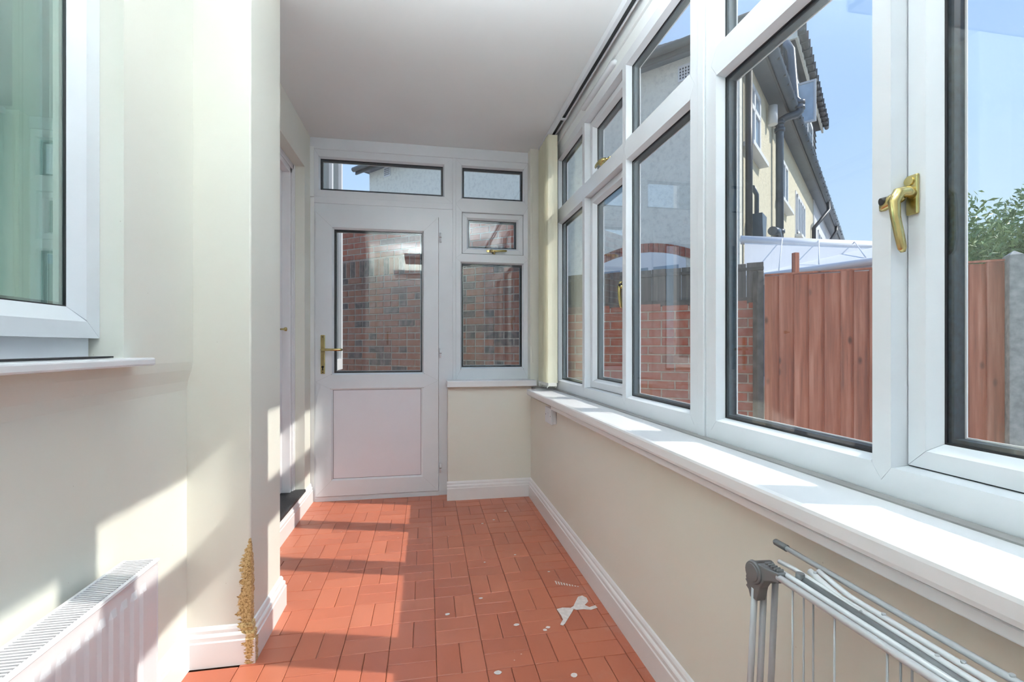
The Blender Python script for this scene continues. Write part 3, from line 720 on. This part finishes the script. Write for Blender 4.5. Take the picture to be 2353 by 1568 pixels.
MB().tube([(0.684, 0.765, 0.6885), (0.684, 0.57, 0.685), (0.684, 0.40, 0.679)], [0.0075, 0.0075, 0.006], 12).build('wing_clip', 'darkgrey', ca)
MB().tube([(0.682, 0.775, 0.682), (0.682, 0.775, 0.700)], [0.0085, 0.0075], 12).build('clip', 'darkgrey', ca)
MB().tube([(0.700, 0.772, 0.704), (0.700, 0.745, 0.697), (0.700, 0.705, 0.688), (0.700, 0.50, 0.684), (0.700, -0.30, 0.680)], 0.0056, 12).build('folding_wing', 'tubel', ca)
MB().tube([(0.7145, 0.768, 0.704), (0.7145, 0.74, 0.698), (0.7145, 0.70, 0.691), (0.7145, 0.50, 0.688), (0.7145, -0.30, 0.684)], 0.0052, 12).build('folding_wing', 'tubel', ca)
tt = MB().tube([(0.728, 0.885, 0.7065), (0.728, 0.50, 0.700), (0.728, -0.30, 0.694)], 0.0052, 12).build('top_tube', 'tube', ca)
MB().tube([(0.728, 0.898, 0.7067), (0.728, 0.894, 0.7066), (0.728, 0.862, 0.7061)], [0.004, 0.0068, 0.0068], 14).build('end_cap', 'darkgrey', tt)
for (x, y, z) in ((0.700, 0.548, 0.690), (0.7145, 0.526, 0.694), (0.728, 0.48, 0.7055), (0.7145, 0.64, 0.6955), (0.700, 0.76, 0.7065)):
    MB().tube([(x, y, z-0.002), (x, y, z+0.0015)], [0.0035, 0.003], 10).build('rivet', 'tube', ca)
yw = 0.764
for kx in range(12):
    ls = (0.657, 0.680, 0.700) if kx % 2 == 0 else (0.657,)
    for x in ls:
        MB().tube([(x, yw, 0.688 if x < 0.66 else 0.68), (x, yw+0.002, 0.10)], 0.0017, 6).build('drying_wire', 'tube', ca)
    yw -= 0.0905
for x in (0.657, 0.680, 0.700): MB().tube([(x, 0.895, 0.10), (x, -0.37, 0.10)], 0.004, 8).build('lower_rail', 'tube', ca)
rebase(ca, (0.68, 0.5, 0))
tag(ca, 'folded grey metal clothes airer leaning along the right wall under the sill', 'clothes airer')

# ================================================================ OUTSIDE
ground = MB().box(-12, 3.75, -0.30, 40, 45, -0.15).box(1.01, -8, -0.30, 40, 3.75, -0.15).box(-12, -8, -0.30, 1.01, -0.75, -0.15).build('ground', 'paving'); struct(ground)

# own house beyond the back door, on the left
struct(MB().box(-1.9, 3.80, -0.15, -0.86, 4.95, 3.6).build('wall_outer_left', 'render'))
w5 = struct(empty('window_5'))
fr = MB(); flatring(fr, lambda a, b, n: (-0.83+n, a, b), (3.84, 0.9, 4.93, 3.3), (3.98, 1.0, 4.86, 3.2), -0.03, 0.02); fr.box(-0.86, 4.40, 1.0, -0.812, 4.46, 3.2); fr.build('frame', 'upvc_out', w5)
M['darkpane'] = plain('dark_pane', (0.06, 0.08, 0.085), 0.12)
MB().box(-0.855, 3.98, 1.0, -0.838, 4.86, 3.2).build('glass_pane', 'darkpane', w5)

# brick walls --------------------------------------------------------------------
def brick_run(root, O, D, k0, k1, z0, z1, mat, zstuff=None, soldier=None, depth=0.10, course=0.075, blen=0.225, gap=0.011, header_ratio=0.3):
    """bricks from k0..k1 along D at origin O; pieces below zstuff are joined"""
    Nn = (-D[1], D[0])      # behind
    if Nn[0]*0.1+Nn[1] < 0: Nn = (-Nn[0], -Nn[1])
    rz = math.atan2(D[1], D[0])
    def T(k, m_, z): return (O[0]+D[0]*k+Nn[0]*m_, O[1]+D[1]*k+Nn[1]*m_, z)
    MB().box(k0, 0.006, z0, k1, depth+0.12, z1, T=T).build('mortar', 'mortar', root)
    sm = {}
    def bm_(L, Hh):
        key = (round(L, 3), round(Hh, 3))
        if key not in sm:
            v = []
            for _ in range(3):
                mb = MB(); j = lambda: random.uniform(-0.0015, 0.0015)
                x0, x1, h0, h1 = -L/2, L/2, -Hh/2, Hh/2; b = 0.004
                bk_ = [(x0, 0.03, h0), (x1, 0.03, h0), (x1, 0.03, h1), (x0, 0.03, h1)]
                md = [(x0+j(), b, h0), (x1+j(), b, h0), (x1+j(), b, h1), (x0+j(), b, h1)]
                ft = [(x0+b, j(), h0+b), (x1-b, j(), h0+b), (x1-b, j(), h1-b), (x0+b, j(), h1-b)]
                mb.poly(bk_+md+ft, [(8, 9, 10, 11)]+[(a+i, a+(i+1) % 4, a+4+(i+1) % 4, a+4+i) for a in (0, 4) for i in range(4)])
                v.append(meshonly(mb, 'brick', mat))
            sm[key] = v
        return random.choice(sm[key])
    st = MB(); row = 0; z = z0
    flip = math.pi if (D[0]*Nn[1]-D[1]*Nn[0]) < 0 else 0
    while z+course*0.5 < z1:
        kk = k0-(blen/2 if row % 2 else 0); h_ = course-gap
        while kk < k1-0.02:
            L = blen
            a, b = max(kk, k0), min(kk+L, k1); Lr = b-a-gap
            if Lr > 0.03:
                pieces = [(a, b)]
                if random.random() < header_ratio and Lr > 0.18: pieces = [(a, (a+b)/2), ((a+b)/2, b)]
                for (a_, b_) in pieces:
                    l_ = b_-a_-gap
                    if zstuff is not None and z+course < zstuff:
                        st.box(a_+gap/2, 0, z+gap/2, b_-gap/2, 0.02, z+course-gap/2, T=T)
                    else:
                        p_ = T((a_+b_)/2, random.uniform(-0.003, 0.003), z+course/2)
                        inst(bm_(l_, h_), 'brick', root, p_, (0, random.uniform(-0.006, 0.006), rz+flip))
            kk += L
        z += course; row += 1
    if zstuff is not None:
        o = st.build('brick_remainder', mat, root); o['kind'] = 'stuff'
    if soldier:
        MB().box(k0, 0.006, z1, k1, depth+0.12, z1+soldier, T=T).build('mortar', 'mortar', root)
        kk = k0
        while kk+0.07 < k1:
            inst(bm_(0.064, soldier-0.01), 'brick', root, T(kk+0.037, random.uniform(-0.003, 0.003), z1+soldier/2), (0, random.uniform(-0.01, 0.01), rz+flip)); kk += 0.075
    return T
WO, WD = (2.53, 3.46), (-0.80, 0.60)
bw = empty('brick_wall'); brick_run(bw, WO, WD, -0.14, 1.95, -0.15, 1.47, 'brick', zstuff=0.30, header_ratio=0.08)
tag(bw, 'low red brick garden wall under the dark timber panel outside the right windows', 'wall')
gw = empty('garden_wall'); TG = brick_run(gw, WO, WD, 1.97, 4.9, -0.15, 1.95, 'brick2', zstuff=0.85, soldier=0.20)
tag(gw, 'brown brick wall with upright top course seen through the back door', 'wall')
ob = empty('brick_outbuilding'); brick_run(ob, (WO[0]+0.21, WO[1]+0.28), WD, 2.0, 5.0, 1.72, 2.68, 'brick', header_ratio=0.0)
tag(ob, 'red brick outbuilding rising behind the wall with the upright top course', 'outbuilding')

# dark weathered panel above the low wall
Dn = (0.60, 0.80)
def TW(k, m_, z): return (WO[0]+WD[0]*k+Dn[0]*m_, WO[1]+WD[1]*k+Dn[1]*m_, z)
fp_ = empty('timber_fence', TW(0.8, 0.05, 1.47)); mbs = []
k_ = -0.14
mbs.append(MB().box(-0.14, 0.00, 1.475, 1.95, 0.07, 1.52, T=TW).build('bottom_rail', 'weathered', fp_))
while k_ < 1.94:
    w_ = 0.125
    mbs.append(MB().box(k_+0.002, 0.018+random.uniform(0, 0.004), 1.52, min(k_+w_-0.002, 1.95), 0.034, 1.795+random.uniform(-0.004, 0.004), T=TW).build('board', 'greyboard', fp_)); k_ += w_
mbs.append(MB().box(-0.14, 0.012, 1.735, 1.95, 0.018, 1.76, T=TW).build('top_rail', 'weathered', fp_))
rebase(fp_, tuple(fp_.location))
tag(fp_, 'dark weathered timber panel of upright boards on the red brick wall', 'fence')
po = MB(); P0 = (2.555, 3.325)
po.box(P0[0]-0.030, P0[1]-0.03, -0.15, P0[0]+0.026, P0[1]+0.03, 1.71)
tag(po.build('timber_post', 'weathered', bevel=0.006), 'weathered dark timber post where the brick wall meets the red fence', 'post')

# red featheredge fence ------------------------------------------------------------
FO, FD = (2.60, 3.29), (0.781, -0.625); FN = (0.625, 0.781)
def TF(k, m_, z): return (FO[0]+FD[0]*k+FN[0]*m_, FO[1]+FD[1]*k+FN[1]*m_, z)
def red_fence(name, k0, k1, zt, label):
    r_ = empty(name, TF(k0, 0, -0.15)); k = k0; rz = math.atan2(FD[1], FD[0]); ob_ = []
    while k < k1-0.02:
        w_ = random.uniform(0.076, 0.104); w1_ = min(w_, k1-k)
        mb = MB(); jt = random.uniform(-0.006, 0.006); zt_ = zt(k)
        # tapered board: thick edge proud, thin edge tucked
        mb.prism([(0, 0.018), (0, -0.014), (w1_*0.5, 0.000), (w1_+0.004, 0.011), (w1_+0.004, 0.018)], lambda a, m_: (a, m_, 0), lambda a, m_: (a, m_, zt_+0.15+jt))
        o = mb.build('board', 'redboard', r_); o.location = Vector(TF(k, 0, -0.15))-r_.location; o.rotation_euler = (random.uniform(-0.002, 0.002), 0, rz); k += w_
    for z in (0.15, 0.85, 1.45):
        MB().box(k0+0.004, 0.02, z, k1-0.012, 0.045, z+0.05, T=TF).build('arris_rail', 'redboard', r_).location = -r_.location
    MB().box(k0, -0.004, zt(k0)+0.005, k1, 0.022, zt(k1)+0.018, T=TF).build('capping', 'redboard', r_).location = -r_.location
    tag(r_, label, 'fence')
red_fence('board_fence', -0.015, 1.345, lambda k: 1.665, 'red brown featheredge board fence left of the concrete post')
red_fence('board_fence', 1.43, 4.2, lambda k: 1.665, 'red brown board fence right of the concrete post, cut by the picture edge')
cp = MB(); r_ = 0.055
k0 = 1.39
cp.box(k0-0.038, -0.05, -0.15, k0+0.030, 0.06, 1.70, T=TF)
cp.poly([TF(k0-0.038, -0.05, 1.70), TF(k0+0.030, -0.05, 1.70), TF(k0+0.030, 0.06, 1.70), TF(k0-0.038, 0.06, 1.70), TF(k0, 0.005, 1.735)], [(0, 1, 4), (1, 2, 4), (2, 3, 4), (3, 0, 4)])
tag(cp.build('concrete_post', 'concrete', bevel=0.004), 'grey concrete fence post with a pointed top between the red fence panels', 'post')
sp_ = MB().box(3.12, 3.60, 0.0, 3.16, 3.64, 1.93); 
tag(sp_.build('metal_post', 'redboard'), 'short red brown post standing up behind the board fence', 'post')

# conservatory next door --------------------------------------------------------------
cs = empty('conservatory', (4.0, 4.4, -0.15))
E0, E1 = Vector((3.40, 4.92, 1.87)), Vector((4.02, 2.85, 1.87))     # eaves beam
E0 = Vector((3.45, 4.72, 1.87)); E1 = Vector((3.93, 3.20, 1.87))
R0, R1 = Vector((3.50, 4.78, 2.31)), Vector((5.35, 4.72, 2.30)); R2 = Vector((5.5, 3.6, 2.25))
rf = MB()
def slab(a, b, c, d, th, mb, mi=0):
    up = Vector((0, 0, th)); mb.poly([a, b, c, d, a+up, b+up, c+up, d+up], [(0, 1, 2, 3), (4, 7, 6, 5), (0, 4, 5, 1), (1, 5, 6, 2), (2, 6, 7, 3), (3, 7, 4, 0)], mi)
slab(E0, E1, R1, R0, 0.03, rf)
parts = [rf.build('roof', 'upvc_out', cs)]
for i in range(1, 4):
    t = i/4; a = E0.lerp(E1, t); b = R0.lerp(R1, t)
    parts.append(MB().tube([a+Vector((0, 0, 0.035)), b+Vector((0, 0, 0.035))], 0.006, 6).build('glazing_bar', 'upvc_out', cs))
parts.append(MB().tube([R0+Vector((-0.05, 0, 0.0)), R1+Vector((0, 0, 0.0))], [(0.02, 0.05), (0.02, 0.05)], 4).build('ridge', 'upvc_out', cs))
parts.append(MB().tube([E0-Vector((0.04, 0.02, 0.01)), E1-Vector((0.04, 0.02, 0.01))], 0.035, 10).build('gutter', 'upvc_out', cs))
def TC(a, b, n):
    p_ = E0.lerp(E1, a); q = (E1-E0).normalized(); m_ = Vector((-q.y, q.x, 0)); return (p_.x+m_.x*n, p_.y+m_.y*n, b)
wf = MB(); wf.box(0, 1.78, 0.02, 1, 1.87, 0.08, T=TC); wf.box(0, 0.7, 0.02, 1, 0.8, 0.08, T=TC)
for i in range(4): wf.box(i/3-0.02 if i else 0, 0.8, 0.02, min(i/3+0.02, 1), 1.78, 0.08, T=TC)
parts.append(wf.build('window_frame', 'upvc_out', cs))
parts.append(MB().box(0.0, -0.15, 0.02, 1.0, 0.7, 0.10, T=TC).build('dwarf_wall', 'render', cs))
for i in range(3): parts.append(MB().box(i/3+0.02, 0.8, 0.045, (i+1)/3-0.02, 1.78, 0.055, T=TC).build('glass_pane', 'winglass_far', cs))
rebase(cs, (4.0, 4.4, -0.15))
tag(cs, 'white conservatory roof with gutter showing above the red board fence', 'conservatory')

# neighbouring terrace ------------------------------------------------------------------
C0 = (4.0, 5.6); N1 = (0.743, 0.669); N2 = (-0.669, 0.743)
def H(k, m_, z): return (C0[0]+N1[0]*k+N2[0]*m_, C0[1]+N1[1]*k+N2[1]*m_, z)
hs = empty('terraced_house', (4.0, 5.6, -0.15)); LT = 24; ZE = 5.2
wm = MB().box(0, 0.0, -0.15, 8.6, 7.86, ZE, T=H); wm.build('wall', 'render', hs)
MB().box(0.0, 0.02, -0.15, -0.006, 7.90, ZE, T=H).build('gable_wall', 'render_grey', hs)
MB().box(-0.03, -0.03, -0.15, 0.10, 0.10, ZE, T=H).build('corner_bead', 'render_grey', hs)
MB().box(8.6, -0.02, -0.15, LT, 7.86, ZE, T=H).build('far_wall', 'upvc_out', hs)
rf = MB(); ov = 0.24; e0, e1, f0_, f1_ = -ov, LT+ov, -ov, 7.86+ov; zr = 8.2; rm = 3.93
pts = [H(e0, f0_, ZE), H(e1, f0_, ZE), H(e1, f1_, ZE), H(e0, f1_, ZE), H(4.1, rm, zr), H(LT-4, rm, zr)]
rf.poly(pts, [(0, 1, 5, 4), (1, 2, 5), (2, 3, 4, 5), (3, 0, 4), (0, 3, 2, 1)])
rfo = rf.build('roof', 'rooftile', hs)
# slate courses on the visible slopes, as thin battens
sl_ = MB()
for i in range(1, 26):
    t = i/26
    a = Vector(H(e0, f0_, ZE)).lerp(Vector(H(4.1, rm, zr)), t); b = Vector(H(e0, f1_, ZE)).lerp(Vector(H(4.1, rm, zr)), t)
    c = Vector(H(e1, f0_, ZE)).lerp(Vector(H(LT-4, rm, zr)), t)
    sl_.tube([a, b], 0.016, 4); sl_.tube([a, c], 0.016, 4)
o = sl_.build('slate_courses', 'rooftile', rfo); o['kind'] = 'stuff'
MB().box(e0, f0_-0.01, ZE-0.12, e1, f0_+0.02, ZE+0.02, T=H).box(e0-0.01, f0_, ZE-0.12, e0+0.02, f1_, ZE+0.02, T=H).build('fascia', 'pipe_blk', hs)
MB().box(0, -ov, ZE-0.06, LT, 0.0, ZE-0.03, T=H).box(-ov, 0, ZE-0.06, 0, 7.86, ZE-0.03, T=H).build('soffit', 'pipe', hs)
MB().tube([H(e0, f0_-0.06, ZE-0.03), H(LT, f0_-0.06, ZE-0.03)], 0.085, 10).build('gutter', 'pipe', hs)
MB().tube([H(e0-0.06, f0_, ZE-0.02), H(e0-0.06, f1_, ZE-0.02)], 0.055, 10).build('gutter', 'pipe_blk', hs)
gb = MB()
for i in range(34):
    kk = -0.1+i*0.42+(0.1 if i % 2 else 0)
    gb.box(kk, f0_-0.135, ZE-0.10, kk+0.035, f0_+0.0, ZE+0.05, T=H); gb.box(kk+0.2, f0_-0.10, ZE+0.03, kk+0.22, f0_+0.05, ZE+0.085, T=H)
o = gb.build('gutter_brackets', 'pipe_blk', hs); o['kind'] = 'stuff'
def house_window(k0, k1, z0, z1, nm=2, tlt=True):
    f = MB(); f.box(k0-0.07, -0.012, z0-0.07, k1+0.07, 0.01, z1+0.07, T=H)
    for (a, b, c, d) in ((k0, z0, k0+0.07, z1), (k1-0.07, z0, k1, z1), (k0, z0, k1, z0+0.07), (k0, z1-0.07, k1, z1)): f.box(a, -0.045, b, c, 0.0, d, T=H)
    for i in range(1, nm): kk = k0+(k1-k0)*i/nm; f.box(kk-0.035, -0.045, z0, kk+0.035, 0, z1, T=H)
    if tlt: f.box(k0, -0.045, z1-0.36, k1, 0, z1-0.29, T=H)
    fo = f.build('window', 'upvc_out', hs)
    for i in range(nm):
        a = k0+(k1-k0)*i/nm+0.04; b = k0+(k1-k0)*(i+1)/nm-0.04
        MB().box(a, -0.022, z0+0.06, b, -0.016, z1-0.06, T=H).build('pane', 'winglass_far', fo)
    MB().box(k0-0.12, -0.13, z0-0.10, k1+0.12, 0.0, z0-0.04, T=H).build('sill', 'upvc_out', fo)
house_window(0.45, 1.28, 3.95, 4.86); house_window(2.93, 3.95, 3.80, 4.60, 3, False); house_window(5.3, 6.6, 3.60, 4.45, 4, False); house_window(9.6, 11.2, 3.4, 4.5, 3, False)
house_window(13.6, 15.2, 3.4, 4.5, 3, False)
def dpipe(pts, r_, mat='pipe', name='downpipe'):
    return MB().tube([H(*p_) for p_ in pts], r_, 12).build(name, mat, hs)
dpipe([(0.32, -0.07, 5.1), (0.32, -0.07, 2.2)], 0.045, 'pipe_blk')
dpipe([(2.50, -0.11, 2.3), (2.50, -0.11, 4.88), (2.50, -0.13, 4.97), (2.50, -0.22, 5.00), (2.53, -0.36, 5.02), (2.55, -0.40, 5.06), (2.56, -0.40, 5.2), (2.56, -0.33, 5.3), (2.56, -0.27, 6.15), (2.6, -0.2, 6.3), (3.5, -0.1, 6.35)], 0.062, 'pipe')
for z in (4.78, 4.9, 3.05): dpipe([(2.50, -0.11, z), (2.50, -0.11, z+0.06)], 0.082, 'pipe', 'pipe_collar')
for z in (5.10, 5.19): dpipe([(2.56, -0.40, z), (2.56, -0.40, z+0.05)], 0.08, 'pipe', 'pipe_collar')
dpipe([(1.75, -0.12, 2.95), (2.0, -0.14, 2.98), (2.15, -0.14, 2.9), (2.22, -0.13, 2.5)], 0.07, 'pipe')
dpipe([(8.1, -0.07, 2.2), (8.1, -0.07, 4.25), (8.3, -0.3, 4.6), (8.9, -0.34, 4.85), (9.0, -0.32, 5.1)], 0.05, 'pipe_blk')
dpipe([(11.8, -0.07, 2.2), (11.8, -0.07, 4.4), (12.2, -0.3, 4.9), (12.3, -0.3, 5.1)], 0.05, 'pipe_blk')
hp_ = MB(); hp_.prism([(0.50, 2.95), (0.82, 2.95), (0.76, 2.62), (0.56, 2.62)], lambda a, z: H(a, -0.03, z), lambda a, z: H(a, -0.20, z)); hp_.build('hopper', 'pipe', hs)
dpipe([(0.66, -0.11, 2.65), (0.66, -0.11, 2.1)], 0.05); dpipe([(0.66, -0.10, 2.9), (0.66, -0.10, 3.25), (0.50, -0.08, 3.32)], 0.03)
MB().tube([H(1.98, -0.09, 4.72), H(1.98, -0.09, 5.02)], 0.07, 12).build('alarm_box', 'upvc_out', hs)
MB().box(5.2, -0.5, 2.85, 6.6, -0.42, 2.93, T=H).box(6.5, -0.5, 2.85, 6.6, 0, 2.93, T=H).build('satellite_bracket', 'pipe_blk', hs)
# air bricks on the gable
for (m_, z) in ((0.66, 4.93), (7.24, 5.03)):
    MB().box(-0.022, m_-0.11, z-0.11, -0.005, m_+0.11, z+0.11, T=H).build('air_brick', 'upvc_out', hs)
    vb_ = MB()
    for i in range(4):
        for j in range(5): vb_.box(-0.024, m_-0.085+j*0.038, z-0.08+i*0.042, -0.021, m_-0.065+j*0.038, z-0.055+i*0.042, T=H)
    vb_.build('air_brick_holes', 'pipe_blk', hs)
# ground-floor window with a brick arch in the gable
arch = empty('arch', parent=hs)
def GA(m_, z, n): return H(-0.006-n, m_, z)
am0, am1 = 0.60, 2.10; mc = (am0+am1)/2
def az(m_): return 2.63-0.16*((m_-mc)/((am1-am0)/2))**2
nb = 20
for i in range(nb):
    a = am0+(am1-am0)*i/nb; b = am0+(am1-am0)*(i+1)/nb-0.009
    MB().poly([], []) if False else None
    q = MB(); q.prism([(a, az(a)-0.13), (b, az(b)-0.13), (b, az(b)), (a, az(a))], lambda m_, z: GA(m_, z, 0.0), lambda m_, z: GA(m_, z, 0.015)); q.build('arch_brick', 'brick', arch)
f = MB(); f.prism([(am0+0.06, 1.2), (am1-0.06, 1.2), (am1-0.06, az(am1)-0.13)]+[(am0+(am1-am0)*t/8, az(am0+(am1-am0)*t/8)-0.13) for t in range(7, 0, -1)]+[(am0+0.06, az(am0)-0.13)], lambda m_, z: GA(m_, z, 0.0), lambda m_, z: GA(m_, z, 0.02))
fo = f.build('arch_window', 'upvc_out', arch)
for (a, b) in ((0.76, 1.12), (1.20, 1.56), (1.64, 1.98)):
    MB().box(-0.028, a, 1.3, -0.02, b, 2.27, T=lambda n, m_, z: H(n-0.004, m_, z)).build('pane', 'winglass_far', fo)
# dormer
dm = MB(); dm.box(3.6, -0.10, 5.22, 8.2, 3.9, 6.86, T=H); dmo = dm.build('dormer', 'rooftile', hs)
MB().box(3.42, -0.24, 6.88, 8.35, 3.9, 7.02, T=H).build('dormer_roof', 'rooftile', dmo)
MB().box(3.40, -0.26, 6.80, 8.37, -0.22, 6.93, T=H).box(3.40, -0.22, 6.80, 3.45, 3.9, 6.93, T=H).build('dormer_fascia', 'render_grey', dmo)
MB().tube([H(3.38, -0.33, 6.93), H(8.4, -0.33, 6.93)], 0.055, 8).build('dormer_gutter', 'pipe_blk', dmo)
db = MB()
for i in range(16): db.box(3.45+i*0.31, -0.40, 6.86, 3.48+i*0.31, -0.24, 7.06, T=H)
o = db.build('dormer_brackets', 'pipe_blk', dmo); o['kind'] = 'stuff'
PD = lambda a, b, n: H(a, -0.10-n, b)
f = MB(); flatring(f, PD, (4.3, 5.45, 7.2, 6.55), (4.40, 5.55, 7.1, 6.45), -0.01, 0.04); f.box(5.1, 5.5, 0, 5.2, 6.5, 0.04, T=PD); f.box(6.1, 5.5, 0, 6.2, 6.5, 0.04, T=PD); f.build('dormer_window', 'upvc_out', dmo)
M['skyglass'] = plain('bright_pane', (0.50, 0.62, 0.75), 0.03, var=0.1)  # sky reflection put into the pane colour
MB().box(4.40, 5.55, 0.005, 7.1, 6.45, 0.015, T=PD).build('dormer_pane', 'winglass_far', dmo)
# its open casement, swung out towards the gardens
PO = lambda a, b, n: H(4.0-n, -0.14-a, b)
f = MB(); flatring(f, PO, (0.0, 5.42, 0.36, 6.22), (0.04, 5.46, 0.32, 6.18), -0.02, 0.02); f.build('open_casement', 'upvc_out', dmo)
MB().box(0.04, 5.46, -0.006, 0.32, 6.18, 0.006, T=PO).build('casement_pane', 'skyglass', dmo)
tl = MB()
for i in range(10): tl.box(3.6, 5.24+i*0.16, 0.0, 8.2, 5.255+i*0.16, 0.02, T=PD)
for i in range(10): tl.box(3.58, -0.1, 5.24+i*0.16, 3.6, 3.9, 5.255+i*0.16, T=H)
o = tl.build('tile_hanging', 'rooftile', dmo); o['kind'] = 'stuff'
rebase(hs, (4.0, 5.6, -0.15))
tag(hs, 'cream rendered terraced house with dark slate roof, dormer and grey downpipes', 'house')
# chimney pots in the distance
ch = MB().box(-0.35, -0.35, 0, 0.35, 0.35, 1.2); ch.tube([(-0.15, 0, 1.2), (-0.15, 0, 1.55)], 0.12, 10); ch.tube([(0.15, 0, 1.2), (0.15, 0, 1.5)], 0.12, 10)

# tree over the fence --------------------------------------------------------------------
tr = empty('tree', (8.1, 4.3, -0.15))
tk = MB().tube([(8.1, 4.3, -0.15), (8.15, 4.35, 1.2), (8.05, 4.3, 2.2)], [0.14, 0.11, 0.06], 8)
for a in range(6): tk.tube([(8.12, 4.33, 1.2+0.15*a), (8.1+0.9*math.cos(a*1.1), 4.3+0.9*math.sin(a*1.1), 2.3+0.1*a)], [0.05, 0.02], 6)
tk.build('trunk', 'trunk', tr)
lb = bmesh.new(); rnd = random.Random(3)
def leaf_cluster(c, R, n):
    for _ in range(n):
        d = Vector((rnd.gauss(0, 1), rnd.gauss(0, 1), rnd.gauss(0, 1))).normalized()*(R*rnd.uniform(0.55, 1.0)); p_ = c+d
        q = Vector((rnd.gauss(0, 1), rnd.gauss(0, 1), rnd.gauss(0.5, 0.6))).normalized(); u = q.cross(Vector((rnd.gauss(0, 1), rnd.gauss(0, 1), rnd.gauss(0, 1)))).normalized(); v = q.cross(u)
        l, w = rnd.uniform(0.035, 0.06), rnd.uniform(0.012, 0.02)
        vs = [lb.verts.new(p_+u*l), lb.verts.new(p_+v*w+q*0.006), lb.verts.new(p_-u*l), lb.verts.new(p_-v*w+q*0.006)]
        lb.faces.new(vs)
for i in range(46):
    a = rnd.uniform(0, 2*math.pi); rr_ = 2.0*math.sqrt(rnd.random())
    zc = 2.15+rnd.uniform(-0.6, 0.55)*(1-0.12*rr_)
    leaf_cluster(Vector((8.1+rr_*math.cos(a), 4.3+rr_*math.sin(a), zc+0.1)), rnd.uniform(0.35, 0.6), 900)
for i in range(26):   # upright shoots along the top
    a = rnd.uniform(0, 2*math.pi); rr_ = 1.9*math.sqrt(rnd.random()); b_ = Vector((8.1+rr_*math.cos(a), 4.3+rr_*math.sin(a), 2.7))
    for t in range(5): leaf_cluster(b_+Vector((0.07*t, -0.05*t, 0.12*t)), 0.10, 26)
me = bpy.data.meshes.new('foliage'); lb.to_mesh(me); lb.free(); me.materials.append(M['leaf'])
fo = bpy.data.objects.new('foliage', me); COL.objects.link(fo); fo.parent = tr; fo['kind'] = 'stuff'
rebase(tr, (8.1, 4.3, -0.15))
tag(tr, 'leafy green tree behind the red board fence at the right edge', 'tree')
